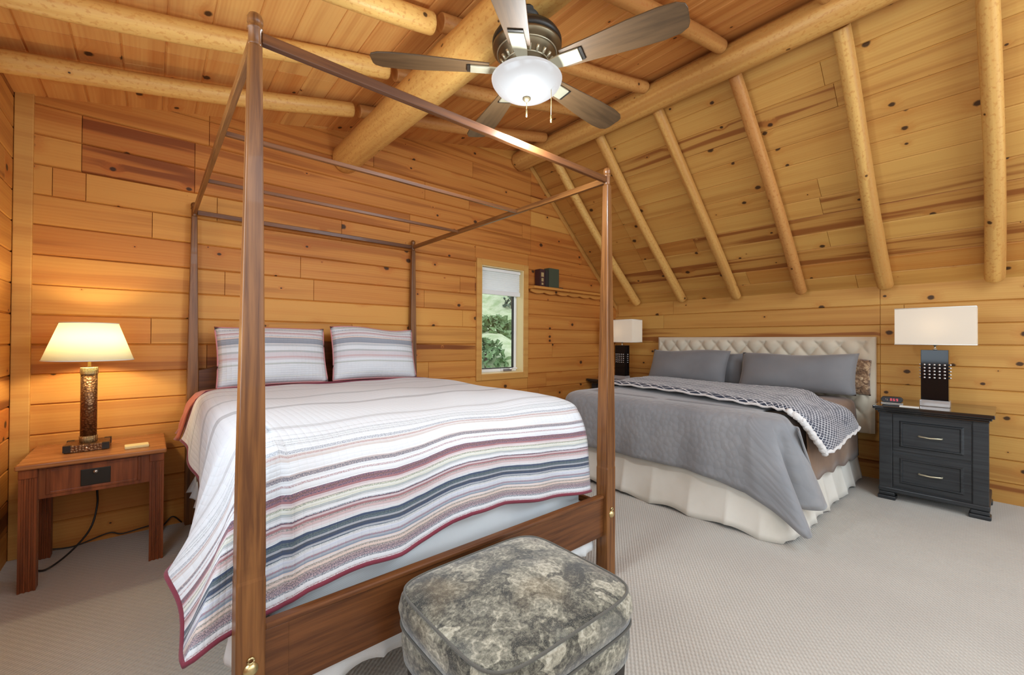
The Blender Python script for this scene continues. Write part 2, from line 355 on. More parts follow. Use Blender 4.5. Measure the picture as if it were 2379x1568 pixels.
# ---------------------------------------------------------------- mesh helpers
class MB:
    """collects shapes and links them as ONE mesh object"""
    def __init__(s): s.bm = bmesh.new(); s.uvl = s.bm.loops.layers.uv.new('UVMap'); s.tl = s.bm.loops.layers.float_color.new('tone')
    def face(s, vs, uv=None, tone=None, smooth=False):
        try: f = s.bm.faces.new(vs)
        except ValueError: return None
        f.smooth = smooth
        for i, l in enumerate(f.loops):
            if uv: l[s.uvl].uv = uv[i]
            l[s.tl] = tone or (.4, .2, 0, 1)
        return f
    def v(s, p): return s.bm.verts.new(p)
    def box(s, lo, hi, taper=None):
        x0, y0, z0 = lo; x1, y1, z1 = hi
        b = [(x0, y0, z0), (x1, y0, z0), (x1, y1, z0), (x0, y1, z0)]; t = [(x0, y0, z1), (x1, y0, z1), (x1, y1, z1), (x0, y1, z1)]
        if taper:
            cx, cy = (x0+x1)/2, (y0+y1)/2
            b = [(cx+(p[0]-cx)*taper, cy+(p[1]-cy)*taper, p[2]) for p in b]
        q = [s.v(p) for p in b+t]
        lx, ly, lz = x1-x0, y1-y0, z1-z0
        for idx, d in (((3, 2, 1, 0), (lx, ly)), ((4, 5, 6, 7), (lx, ly)), ((0, 1, 5, 4), (lx, lz)), ((1, 2, 6, 5), (ly, lz)), ((2, 3, 7, 6), (lx, lz)), ((3, 0, 4, 7), (ly, lz))):
            s.face([q[i] for i in idx], [(0, 0), (d[0], 0), d, (0, d[1])])
        return s
    def stack(s, levels, n=4, c=(0, 0), rot=45, smooth=False, squash=1.):
        """levels (z, half-width): square (n=4) or round sections one above another"""
        k = 1/math.cos(math.pi/n) if n == 4 else 1
        rings = []
        for z, r in levels:
            rings.append([s.v((c[0]+math.cos(R(rot)+2*math.pi*i/n)*r*k, c[1]+squash*math.sin(R(rot)+2*math.pi*i/n)*r*k, z)) for i in range(n)])
        for a, b, (z0, r0), (z1, r1) in zip(rings, rings[1:], levels, levels[1:]):
            for i in range(n):
                j = (i+1) % n
                s.face([a[i], a[j], b[j], b[i]], [(i/n*6*r0, z0), ((i+1)/n*6*r0, z0), ((i+1)/n*6*r0, z1), (i/n*6*r0, z1)], smooth=smooth)
        s.face(rings[0][::-1]); s.face(rings[-1])
        return s
    def tube(s, pts, r, n=12, cap=True, tone=None, squash=1.):
        pts = [Vector(p) for p in pts]; rings = []; L = 0
        rr = r if callable(r) else (lambda t: r)
        ref = Vector((0, 0, 1))
        for i, p in enumerate(pts):
            d = (pts[min(i+1, len(pts)-1)]-pts[max(i-1, 0)]).normalized()
            a = ref - d*ref.dot(d)
            if a.length < .05: a = Vector((1, 0, 0)) - d*d.x
            a.normalize(); b = d.cross(a)
            if i: L += (p-pts[i-1]).length
            rad = rr(i/(len(pts)-1))
            rings.append(([s.v(p + (a*math.cos(2*math.pi*k/n)*squash + b*math.sin(2*math.pi*k/n))*rad) for k in range(n)], L, rad))
        for (A, l0, r0), (B, l1, r1) in zip(rings, rings[1:]):
            for k in range(n):
                j = (k+1) % n
                w0, w1 = k/n*6.28*r0, (k+1)/n*6.28*r0
                s.face([A[k], A[j], B[j], B[k]], [(l0, w0), (l0, w1), (l1, w1), (l1, w0)], tone, True)
        if cap:
            s.face(rings[0][0][::-1], tone=tone); s.face(rings[-1][0], tone=tone)
        return s
    def lathe(s, prof, c=(0, 0, 0), n=32, axis='Z', smooth=True, sx=1., sy=1.):
        rings = []
        for r, h in prof:
            ring = []
            for k in range(n):
                a = 2*math.pi*k/n; x, y = math.cos(a)*r*sx, math.sin(a)*r*sy
                p = {'Z': (x, y, h), 'Y': (x, h, y), 'X': (h, x, y)}[axis]
                ring.append(s.v((c[0]+p[0], c[1]+p[1], c[2]+p[2])))
            rings.append(ring)
        L = 0
        for A, B, (r0, h0), (r1, h1) in zip(rings, rings[1:], prof, prof[1:]):
            dl = math.hypot(r1-r0, h1-h0)
            for k in range(n):
                j = (k+1) % n
                s.face([A[k], A[j], B[j], B[k]], [(k/n, L), ((k+1)/n, L), ((k+1)/n, L+dl), (k/n, L+dl)], smooth=smooth)
            L += dl
        if prof[0][0] > 1e-4: s.face(rings[0][::-1])
        if prof[-1][0] > 1e-4: s.face(rings[-1])
        return s
    def grid(s, fn, nu, nv, uvfn=None, smooth=True):
        g = [[s.v(fn(i/nu, j/nv)) for j in range(nv+1)] for i in range(nu+1)]
        uf = uvfn or (lambda a, b: (a, b))
        for i in range(nu):
            for j in range(nv):
                s.face([g[i][j], g[i+1][j], g[i+1][j+1], g[i][j+1]], [uf(i/nu, j/nv), uf((i+1)/nu, j/nv), uf((i+1)/nu, (j+1)/nv), uf(i/nu, (j+1)/nv)], smooth=smooth)
        return g
    def prism(s, poly, z0, z1, axis='Z'):
        P = lambda a, b, h: {'Z': (a, b, h), 'Y': (a, h, b), 'X': (h, a, b)}[axis]
        A = [s.v(P(a, b, z0)) for a, b in poly]; B = [s.v(P(a, b, z1)) for a, b in poly]
        n = len(poly)
        for i in range(n):
            j = (i+1) % n; d = math.hypot(poly[j][0]-poly[i][0], poly[j][1]-poly[i][1])
            s.face([A[i], A[j], B[j], B[i]], [(0, 0), (d, 0), (d, z1-z0), (0, z1-z0)])
        s.face(A[::-1], [poly[i] for i in range(n)][::-1]); s.face(B, poly)
        return s
    def build(s, name, mat, parent=None, bevel=0., seg=2, subsurf=0, solid=0., weld=0., off=-1):
        if weld: bmesh.ops.remove_doubles(s.bm, verts=s.bm.verts, dist=weld)
        bmesh.ops.recalc_face_normals(s.bm, faces=s.bm.faces)
        me = bpy.data.meshes.new(name); s.bm.to_mesh(me); s.bm.free()
        me.materials.append(mat)
        o = bpy.data.objects.new(name, me); col.objects.link(o)
        if parent: o.parent = parent
        if solid:
            m = o.modifiers.new('thickness', 'SOLIDIFY'); m.thickness = solid; m.offset = off
        if bevel:
            m = o.modifiers.new('edge', 'BEVEL'); m.width = bevel; m.segments = seg; m.limit_method = 'ANGLE'; m.angle_limit = R(35)
        if subsurf:
            m = o.modifiers.new('smooth', 'SUBSURF'); m.levels = m.render_levels = subsurf
        return o

def tag(o, label, cat, group=None, kind=None):
    o['label'] = label; o['category'] = cat
    if group: o['group'] = group
    if kind: o['kind'] = kind
    return o
def thing(name, label, cat, loc=(0, 0, 0), rz=0, group=None):
    o = bpy.data.objects.new(name, None); col.objects.link(o)
    o.location = loc; o.rotation_euler = (0, 0, rz); o.empty_display_size = .1
    return tag(o, label, cat, group)
def struct(o): o['kind'] = 'structure'; return o
def dup(o, loc, label, rz=None, group=None):
    def cp(a, parent):
        c = a.copy(); col.objects.link(c)
        if parent: c.parent = parent
        for ch in list(a.children): cp(ch, c)
        return c
    c = cp(o, None); c.location = loc; c['label'] = label
    if rz is not None: c.rotation_euler[2] = rz
    if group: c['group'] = group
    return c
def lerp(a, b, t): return a+(b-a)*t
def sm(t): t = max(0., min(1., t)); return t*t*(3-2*t)
def interp(x, pts):
    if x <= pts[0][0]: return pts[0][1]
    for (a, p), (b, q) in zip(pts, pts[1:]):
        if x <= b: return p+(q-p)*(x-a)/(b-a)
    return pts[-1][1]

# ---------------------------------------------------------------- room shell
XL, XR, YB, YF = -.6, 5.079, 3.647, -2.4
CZ = lambda x: 2.758+.209*x             # shed ceiling
SZ = lambda x: 2.068-.928*(x-4.75)      # steep slope
XA = (2.068+.928*4.75-2.758)/(.209+.928)  # where they meet under the ridge

def boards(name, org, U, V, N, u0, u1, v0, v1, pitch, voff, mat, clips=(), hole=None, seed=1, tones=None, groove=.011, lens=(2.4, 5.)):
    """tongue-and-groove boards: one mesh, each board with its own tone and grain"""
    rnd = random.Random(seed); mb = MB(); bm = mb.bm
    org, U, V, N = Vector(org), Vector(U), Vector(V), Vector(N)
    P = lambda u, v, h: org+U*u+V*v+N*h
    def piece(a, b, va, vb, ga, gb, ru, rv, tone):
        e = .007
        prof = ([(va, -groove), (va+e, 0)] if ga else [(va, 0)]) + ([(vb-e, 0), (vb, -groove)] if gb else [(vb, 0)])
        us = [(a, -groove), (a+.002, 0), (b-.002, 0), (b, -groove)]
        vv = [[mb.v(P(u, v, min(h, hu))) for v, h in prof] for u, hu in us]
        for i in range(3):
            for j in range(len(prof)-1):
                uvs = [(us[i][0]+ru, prof[j][0]+rv), (us[i+1][0]+ru, prof[j][0]+rv), (us[i+1][0]+ru, prof[j+1][0]+rv), (us[i][0]+ru, prof[j+1][0]+rv)]
                mb.face([vv[i][j], vv[i+1][j], vv[i+1][j+1], vv[i][j+1]], uvs, tone)
    k0 = math.floor((v0-voff)/pitch)
    k = k0
    while voff+k*pitch < v1:
        va, vb = voff+k*pitch, voff+(k+1)*pitch
        u = u0-rnd.uniform(0, 1.5)
        while u < u1:
            un = u+rnd.uniform(*lens)
            a, b = max(u, u0), min(un, u1)
            t = max(0, min(1, rnd.gauss(.42, .3))); ht = 1. if rnd.random() < .22 else rnd.random()*.35
            ru, rv = rnd.uniform(0, 40), rnd.uniform(0, 40)
            if b > a:
                segs = [(a, b, t, ht)]
                if tones:
                    for (ra, rb, ua, ub, tt, hh) in tones:
                        if ra <= k <= rb:
                            new = []
                            for (x, y, p, q) in segs:
                                lo, hi = max(x, ua), min(y, ub)
                                lo = x if lo-x < .08 else lo; hi = y if y-hi < .08 else hi
                                if hi-lo > .08:
                                    if lo > x: new.append((x, lo, p, q))
                                    new.append((lo, hi, tt+rnd.uniform(-.06, .06), hh))
                                    if y > hi: new.append((hi, y, p, q))
                                else: new.append((x, y, p, q))
                            segs = new
                for (a2, b2, t2, h2) in segs:
                    tone = (t2, h2, 0, 1)
                    if hole and vb > hole[2] and va < hole[3] and b2 > hole[0] and a2 < hole[1]:
                        hu0, hu1, hv0, hv1 = hole
                        if va < hv0: piece(a2, b2, va, hv0, 1, 0, ru, rv, tone)
                        if vb > hv1: piece(a2, b2, hv1, vb, 0, 1, ru, rv, tone)
                        m0, m1 = max(va, hv0), min(vb, hv1)
                        if a2 < hu0: piece(a2, min(b2, hu0), m0, m1, va >= hv0, vb <= hv1, ru, rv, tone)
                        if b2 > hu1: piece(max(a2, hu1), b2, m0, m1, va >= hv0, vb <= hv1, ru, rv, tone)
                    else: piece(a2, b2, va, vb, 1, 1, ru, rv, tone)
            u = un
        k += 1
    for co, no in clips:
        bmesh.ops.bisect_plane(bm, geom=bm.verts[:]+bm.edges[:]+bm.faces[:], plane_co=co, plane_no=no, clear_outer=True)
    me = bpy.data.meshes.new(name); bm.to_mesh(me); bm.free(); me.materials.append(mat)
    o = bpy.data.objects.new(name, me); col.objects.link(o)
    return struct(o)

WX0, WX1, WZ0, WZ1 = 2.675, 3.285, .88, 2.06        # window opening
sl = math.hypot(1, .209); ss = math.hypot(1, .928)
# floor
mb = MB(); mb.grid(lambda a, b: (lerp(XL-.1, XR+.1, a), lerp(YF-.1, YB+.1, b), 0), 4, 4); struct(mb.build('floor', CARPET))
# back wall: rows counted from the floor (pitch .1747)
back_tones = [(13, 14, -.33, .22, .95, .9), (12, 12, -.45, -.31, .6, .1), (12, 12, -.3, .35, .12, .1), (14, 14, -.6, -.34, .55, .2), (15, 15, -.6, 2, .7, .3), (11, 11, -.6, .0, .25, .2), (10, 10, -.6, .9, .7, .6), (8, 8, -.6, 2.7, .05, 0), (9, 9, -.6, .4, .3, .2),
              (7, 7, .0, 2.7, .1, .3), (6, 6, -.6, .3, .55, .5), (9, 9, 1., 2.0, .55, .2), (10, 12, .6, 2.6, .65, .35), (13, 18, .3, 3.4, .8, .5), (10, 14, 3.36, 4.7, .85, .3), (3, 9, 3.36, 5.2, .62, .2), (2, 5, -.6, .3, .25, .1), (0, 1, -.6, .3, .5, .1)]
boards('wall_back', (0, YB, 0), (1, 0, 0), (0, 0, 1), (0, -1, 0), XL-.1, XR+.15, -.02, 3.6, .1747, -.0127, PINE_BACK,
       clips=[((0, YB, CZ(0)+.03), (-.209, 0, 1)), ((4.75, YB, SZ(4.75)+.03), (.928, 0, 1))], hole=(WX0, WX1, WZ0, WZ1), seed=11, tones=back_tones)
boards('wall_right', (XR, 0, 0), (0, 1, 0), (0, 0, 1), (-1, 0, 0), YF, YB+.1, -.03, 1.83, .179, .158, PINE_SLOPE, seed=5,
       tones=[(3, 8, -.6, .75, .3, .15), (8, 8, .7, 3.6, .35, .1), (7, 7, .7, 2.9, .45, .2)])
boards('wall_left', (XL, 0, 0), (0, 1, 0), (0, 0, 1), (1, 0, 0), -.15, YB+.1, -.03, 2.75, .1747, -.0127, PINE_BACK, seed=21, hole=(.52, 2.08, .90, 2.2))
w2 = struct(bpy.data.objects.new('window_2', None)); col.objects.link(w2)
mb = MB()
for lo, hi in (((XL-.08, .46, .84), (XL+.02, .54, 2.26)), ((XL-.08, 2.06, .84), (XL+.02, 2.14, 2.26)), ((XL-.08, .54, .84), (XL+.02, 2.06, .92)), ((XL-.08, .54, 2.18), (XL+.02, 2.06, 2.26))): mb.box(lo, hi)
mb.build('casing', PINE_TRIM, w2, bevel=.004)
# sloping wall under the roof, from the knee wall up to the ridge
boards('wall_slope', (XR+.05, 0, SZ(XR+.05)), (0, 1, 0), Vector((-1, 0, .928))/ss, Vector((-.928, 0, -1))/ss, YF, YB+.1, 0, (XR+.05-XA+.12)*ss, .178,
       ((XR+.05-4.7005)*ss) % .178, PINE_SLOPE, seed=8, lens=(1.8, 4.2), groove=.008, tones=[(9, 16, 2.7, 3.8, .95, .4), (3, 8, 2.9, 3.8, .7, .2)])
boards('ceiling', (XL-.1, 0, CZ(XL-.1)), (0, 1, 0), Vector((1, 0, .209))/sl, Vector((.209, 0, -1))/sl, YF, YB+.1, 0, (XA+.1-XL+.12)*sl, .178, .05, PINE_CEIL, seed=31, lens=(1.8, 4.), groove=.008,
       tones=[(13, 22, -2.4, 3.8, .72, .3), (0, 4, 2.9, 3.8, .6, .2), (0, 8, -2.4, 2.88, .16, .1)])
# unseen part of the room behind the camera, with its big windows left open to the daylight
mb = MB()
for x0, x1, z0, z1 in ((XL-.1, -.4, 0, 2.9), (-.4, 3.4, 0, .85), (-.4, 3.4, 2.65, 3.6), (3.4, 5.3, 2.15, 3.6), (4.85, 5.3, 0, 2.15)): mb.box((x0, YF-.05, z0), (x1, YF, z1))
struct(mb.build('wall_front', PINE_TRIM))
mb = MB()
for y0, y1, z0, z1 in ((YF, -1.8, 0, 2.75), (-.4, -.15, 0, 2.75), (-1.8, -.4, 0, .65), (-1.8, -.4, 2.45, 2.75)): mb.box((XL-.05, y0, z0), (XL, y1, z1))
struct(mb.build('wall_left_dormer', PINE_TRIM))

# corner post and trims
mb = MB(); mb.box((XL+.002, YB-.022, 0), (-.523, YB+.01, CZ(-.523)+.01)); struct(mb.build('trim_1', PINE_TRIM, bevel=.004))
mb = MB(); mb.prism([(XA+.02, SZ(XA+.02)-.012), (XR, SZ(XR)-.012), (XR, SZ(XR)-.075), (XA-.04, SZ(XA+.02)-.02)], YB-.022, YB, 'Y'); struct(mb.build('trim_2', PINE_TRIM, bevel=.003))

# ---------------------------------------------------------------- window
win = struct(bpy.data.objects.new('window_1', None)); col.objects.link(win)
def frame(mb, x0, x1, z0, z1, wd, y0, y1):
    mb.box((x0, y0, z0), (x0+wd, y1, z1)); mb.box((x1-wd, y0, z0), (x1, y1, z1))
    mb.box((x0+wd, y0, z0), (x1-wd, y1, z0+wd)); mb.box((x0+wd, y0, z1-wd), (x1-wd, y1, z1))
mb = MB(); frame(mb, WX0-.065, WX1+.065, WZ0-.062, WZ1+.062, .066, YB-.022, YB+.004); mb.build('casing', PINE_TRIM, win, bevel=.004)
mb = MB(); frame(mb, WX0-.002, WX1+.002, WZ0-.002, WZ1+.002, .016, YB-.01, YB+.17); mb.build('jamb', PINE_JAMB, win, bevel=.002)
mb = MB(); frame(mb, WX0+.014, WX1-.014, WZ0+.014, WZ1-.014, .034, YB+.10, YB+.15); mb.build('sash', WHITE_PAINT, win, bevel=.004)
mb = MB(); frame(mb, WX0+.046, WX1-.046, WZ0+.046, WZ1-.046, .012, YB+.112, YB+.14); mb.build('gasket', DARK_METAL, win)
mb = MB(); mb.box((WX0+.055, YB+.124, WZ0+.055), (WX1-.055, YB+.13, WZ1-.055)); mb.build('pane', GLASS, win)
mb = MB(); mb.box((3.03, YB+.05, WZ0+.015), (3.16, YB+.10, WZ0+.045)); mb.tube([(3.13, YB+.06, WZ0+.04), (3.17, YB+.02, WZ0+.055), (3.20, YB+.0, WZ0+.05)], .007, 8); mb.build('crank_handle', CHROME, win, bevel=.004)
bl = thing('window_blind', 'white cellular blind drawn a third of the way down the narrow window', 'blind', (0, YB+.055, 0))
mb = MB(); mb.box((WX0+.016, -.025, WZ1-.05), (WX1-.016, .02, WZ1-.016)); mb.build('headrail', WHITE_PAINT, bl, bevel=.004)
def pleat(a, b):
    z = lerp(WZ1-.05, 1.80, b); return (lerp(WX0+.017, WX1-.017, a), -.004*abs(math.sin(b*math.pi*9))-.004, z)
mb = MB(); mb.grid(pleat, 1, 72, smooth=False); mb.build('shade_cloth', BLIND, bl, solid=.003)
mb = MB(); mb.box((WX0+.016, -.022, 1.755), (WX1-.016, .01, 1.803)); mb.build('bottom_rail', WHITE_PAINT, bl, bevel=.006)

# ---------------------------------------------------------------- logs of the roof
def log_tube(p0, p1, r0, r1, seed, mat, name, label, n=20, seg=26, bend=.01, group=None, crack=False):
    rnd = random.Random(seed); p0, p1 = Vector(p0), Vector(p1); mid = (p0+p1)/2
    mb = MB(); d = (p1-p0); L = d.length; d.normalize()
    a = Vector((0, 0, 1))-d*d.z
    a = a.normalized() if a.length > .05 else Vector((1, 0, 0)); b = d.cross(a)
    ph = [rnd.uniform(0, 6.28) for _ in range(8)]; uo, vo = rnd.uniform(0, 30), rnd.uniform(0, 30)
    rings = []
    bl = [(rnd.random(), rnd.uniform(0, 6.28), rnd.uniform(.03, .07)) for _ in range(int(L*2.2))]
    ts = [-.0, .004]+[i/seg for i in range(1, seg)]+[.996, 1.]
    for t in ts:
        c = p0+d*(L*t)+a*math.sin(t*5+ph[0])*bend+b*math.sin(t*4+ph[1])*bend
        rad = lerp(r0, r1, t)*(1+.02*math.sin(t*9+ph[2]))
        if t in (ts[0], ts[-1]): rad *= .93
        ring = []
        for k in range(n):
            th = 2*math.pi*k/n
            f = 1+.025*math.sin(2*th+ph[3])+.014*math.sin(3*th+ph[4]+t*3)+.008*math.sin(7*th+ph[5])+.006*math.sin(11*th+t*17+ph[6])
            for bt, bth, bs in bl:
                dd = ((t-bt)*L/.06)**2+((math.cos(th-bth)-1)*14)
                if abs(t-bt)*L < .16: f += bs*math.exp(-((t-bt)*L/.06)**2)*math.exp(-(1-math.cos(th-bth))*14)
            ring.append(mb.v(c+(a*math.cos(th)+b*math.sin(th))*rad*f))
        rings.append(ring)
    tone = (rnd.uniform(.2, .6), rnd.random()*.5, 0, 1)
    for i in range(len(rings)-1):
        for k in range(n):
            j = (k+1) % n; u0, u1 = ts[i]*L+uo, ts[i+1]*L+uo; w0, w1 = k/n*6.28*r0+vo, (k+1)/n*6.28*r0+vo
            mb.face([rings[i][k], rings[i][j], rings[i+1][j], rings[i+1][k]], [(u0, w0), (u0, w1), (u1, w1), (u1, w0)], tone, True)
    for ring in (rings[0][::-1], rings[-1]):
        mb.face(ring, [(uo+.02*math.cos(6.28*k/n), vo+.05*math.sin(6.28*k/n)) for k in range(n)], tone)
    root = mb.build(name, mat)
    cat = {'log_rafter': 'rafter', 'ridge_log': 'beam', 'purlin_log': 'beam'}[name]
    tag(root, label, cat, group)
    return root
log_tube((3.185, YF, 3.30), (3.185, YB-.003, 3.30), .10, .108, 3, LOG, 'ridge_log', 'long peeled log under the ridge where flat ceiling meets sloping wall', seg=40)
log_tube((1.25, YF, 2.776), (1.25, YB-.003, 2.772), .113, .118, 4, LOG, 'purlin_log', 'thick rough peeled log crossing the flat ceiling above the fan', seg=40)
RY = [.057, .693, 1.334, 1.971, 2.61, 3.245]
for y, lab, i in zip(RY, ('upright looking log rafter on the sloping wall, rightmost of them, beyond the nightstand lamp', 'log rafter on the sloping wall, second from the right edge, above the tufted headboard end', 'log rafter on the sloping wall, third from the right edge, with dark amber lower end',
                  'log rafter on the sloping wall, fourth from the right edge, above the tufted headboard', 'log rafter on the sloping wall just right of the canopy post top', 'log rafter on the sloping wall passing behind the right canopy post'), range(6)):
    x1 = 4.985; x0 = 3.345
    ra, rb = .046, (.057 if i < 2 else .052); of = (rb*1.1+.012)*ss
    log_tube((x0, y, SZ(x0)-of), (x1, y, SZ(x1)-of), ra, rb, 40+i, LOG if i not in (2,) else LOG_RED, 'log_rafter', lab, group='log rafters on the sloping wall')
CY = [(3.09, 'wall', 0), (2.49, 'mid', 0), (1.93, 'fan', 0), (1.31, 'x', 1), (.69, 'x', 1), (.07, 'x', 1)]
lab_l = ['long log rafter on the flat ceiling nearest the window wall, left part', 'long log rafter on the flat ceiling passing behind the top of the front canopy post', 'pale log rafter on the flat ceiling, cut end left of the fan blades', None, None, None]
lab_r = ['log rafter on the flat ceiling between thick log and ridge, nearest the window wall', 'log rafter on the flat ceiling behind the lit fan bowl', 'log rafter on the flat ceiling meeting the ridge above the right fan blades', 'reddish log rafter on the flat ceiling just behind the raised right fan blade', 'log rafter on the flat ceiling meeting the ridge at the top edge of the photo', None]
for i, (y, _, _) in enumerate(CY):
    r = .053
    if lab_l[i]: log_tube((XL+.012, y, CZ(XL)-.084), (1.10, y+.01, CZ(1.10)-.074), r, r, 60+i, LOG, 'log_rafter', lab_l[i], group='log rafters on the flat ceiling')
    if lab_r[i]: log_tube((1.16, y+.03, CZ(1.16)-.063), (3.06, y, CZ(3.06)-.064), r*.88, r*.9, 80+i, LOG_RED, 'log_rafter', lab_r[i], group='log rafters on the flat ceiling')

# ---------------------------------------------------------------- canopy bed
BX0, BX1, BY0, BY1 = .2177, 1.854, 1.391, 3.599
bed = thing('canopy_bed', 'dark stained wooden four poster canopy bed with thin top rails', 'bed', (0, 0, 0))
def bolt(parent, x, y, z):
    mb = MB(); c = (x, y, z)
    mb.lathe([(.0, -.012), (.009, -.011), (.016, -.007), (.019, -.002), (.0195, 0)], c, 20, 'Y')
    o = mb
    pts = [(x+math.cos(a)*.0075, y-.004, z+.0265+math.sin(a)*.0075) for a in [i*math.pi/8 for i in range(17)]]
    mb.tube(pts, .0028, 6)
    mb.build('bolt_cover', BRASS, parent)
for i, (x, y) in enumerate(((BX0, BY0), (BX1, BY0), (BX0, BY1), (BX1, BY1))):
    mb = MB(); mb.stack([(0, .033), (.01, .036), (.575, .036), (.585, .0345), (.60, .0345), (.62, .0355), (.85, .0335), (2.085, .0168)], 4, (x, y))
    p = mb.build('bedpost', BED_WOOD, bed, bevel=.004)
    mb = MB(); mb.lathe([(.0165, 2.083), (.0175, 2.09), (.0175, 2.128), (.0205, 2.131), (.0205, 2.138), (.0165, 2.142), (.0205, 2.15), (.0205, 2.163), (.0165, 2.173), (.008, 2.178), (0, 2.179)], (x, y, 0), 20)
    mb.build('finial', BED_WOOD, p)
    if i < 2: bolt(p, x, y-.036, .338)
mb = MB(); mb.box((BX0+.016, BY0-.011, 2.096), (BX1-.016, BY0+.011, 2.128)); mb.build('canopy_rail', BED_WOOD_X, bed, bevel=.003)
mb = MB(); mb.box((BX0+.016, BY1-.011, 2.096), (BX1-.016, BY1+.011, 2.128)); mb.build('canopy_rail', BED_WOOD_X, bed, bevel=.003)
for x in (BX0, BX1):
    mb = MB(); mb.box((x-.011, BY0+.016, 2.096), (x+.011, BY1-.016, 2.128)); mb.build('canopy_rail', BED_WOOD_Y, bed, bevel=.003)
for y in (2.12, 2.82):
    mb = MB(); mb.box((BX0+.011, y-.009, 2.098), (BX1-.011, y+.009, 2.118)); mb.build('crossbar', BED_WOOD_X, bed, bevel=.002)
fb = MB(); fb.box((BX0+.035, BY0-.012, .225), (BX1-.035, BY0+.016, .418)); fb.box((BX0+.035, BY0-.012, .213), (BX0+.10, BY0-.014, .418))
f_ = fb.build('footboard', BED_WOOD_X, bed, bevel=.003)
mb = MB(); mb.box((BX0+.035, BY0-.018, .418), (BX1-.035, BY0+.02, .436)); mb.build('top_moulding', BED_WOOD_X, f_, bevel=.006, seg=3)
for x, s in ((BX0, 1), (BX1, -1)):
    mb = MB(); mb.box((x+.012 if s > 0 else x-.006, BY0+.036, .225), (x+.034 if s > 0 else x+.018, BY1-.036, .38)); mb.build('side_rail', BED_WOOD_Y, bed, bevel=.003)
arch = [(BX0+.03, .45), (BX1-.03, .45)]+[(lerp(BX1-.03, BX0+.03, i/24), 1.035+.20*math.sin(math.pi*i/24)**1.3) for i in range(25)]
mb = MB(); mb.prism(arch, 3.572, 3.60, 'Y'); mb.build('headboard', BED_WOOD_X, bed, bevel=.004)

mt = thing('mattress', 'pale mattress on the canopy bed showing below the striped quilt', 'mattress')
def rbox(name, mat, lo, hi, r, parent, wave=0.):
    """soft box with rounded edges and slightly bulging sides"""
    mb = MB(); mb.box(lo, hi); return mb.build(name, mat, parent, bevel=r, seg=4)
rbox('mattress_body', SHEET, (.295, 1.53, .60), (1.77, 3.55, .876), .10, mt)
bs = tag(rbox('box_spring', SHEET, (.285, 1.497, .27), (1.77, 3.55, .598), .02, None), 'pale cloth box spring under the canopy bed mattress, above the footboard edge', 'box spring')

def catmull(pts, n):
    P = [Vector(p) for p in pts]; P = [P[0]*2-P[1]]+P+[P[-1]*2-P[-2]]
    out = []; m = len(pts)-1
    for i in range(n+1):
        t = i/n*m; k = min(int(t), m-1); f = t-k
        a, b, c, d = P[k:k+4]
        out.append(.5*((2*b)+(c-a)*f+(2*a-5*b+4*c-d)*f*f+(3*b-a-3*c+d)*f**3))
    return out

class Drape:
    """cloth lofted between stations; each station runs from the flat top over the edge down to the hem"""
    def __init__(s, n=22): s.n, s.st = n, []
    def add(s, pts, uv0, uv1): s.st.append((catmull(pts, s.n), uv0, uv1))
    def loft(s, mb, fold=None):
        rows = []
        for i, (P, a, b) in enumerate(s.st):
            L = [0]
            for p, q in zip(P, P[1:]): L.append(L[-1]+(q-p).length)
            row = []
            for j, p in enumerate(P):
                q = Vector(p)
                if fold: q += fold(i/(len(s.st)-1), j/s.n, p)
                f = L[j]/L[-1]
                row.append((mb.v(q), (lerp(a[0], b[0], f), lerp(a[1], b[1], f))))
            rows.append(row)
        for A, B in zip(rows, rows[1:]):
            for j in range(s.n):
                mb.face([A[j][0], B[j][0], B[j+1][0], A[j+1][0]], [A[j][1], B[j][1], B[j+1][1], A[j+1][1]], smooth=True)
        return [r[-1][0].co.copy() for r in rows]

# striped quilt
QH, QT = 3.22, .932       # Y of the head hem, height of the top
lh = [(1.41, .087, .385), (1.5, .078, .385), (1.6, .066, .435), (1.75, .054, .49), (1.95, .085, .455), (2.12, .125, .42), (2.3, .158, .41), (2.5, .208, .43), (2.8, .188, .53), (3.1, .156, .62), (3.22, .15, .64)]
fhz = [(.27, .425), (.30, .432), (.387, .462), (.579, .478), (.70, .474), (.813, .491), (.93, .525), (1.012, .538), (1.2, .53), (1.4, .50), (1.6, .475), (1.80, .452)]
qr = thing('striped_quilt', 'white quilt with mauve, navy and grey stripes spread on the canopy bed', 'quilt')
mb = MB(); D = Drape(24)
def leftp(y, h, k=1.):
    hx, hy, hz = h
    return [(.32, y, QT), (.262, y, QT-.012), (.212, y, QT-.055), (lerp(.192, hx, .3), lerp(y, hy, .3), lerp(QT-.10, hz, .3)), (lerp(.185, hx, .7), lerp(y, hy, .68), lerp(QT-.14, hz, .68)), h]
NL = 46
for i in range(NL+1):
    y = lerp(QH, 1.84, i/NL)
    hy = lerp(QH, 1.95, i/NL)
    D.add(leftp(y, (interp(hy, [(a, b) for a, b, c in lh]), hy, interp(hy, [(a, c) for a, b, c in lh]))), (0., QH-y), (-.42, QH-y))
NCn = 30
S0 = Vector((.32, 1.84, QT))
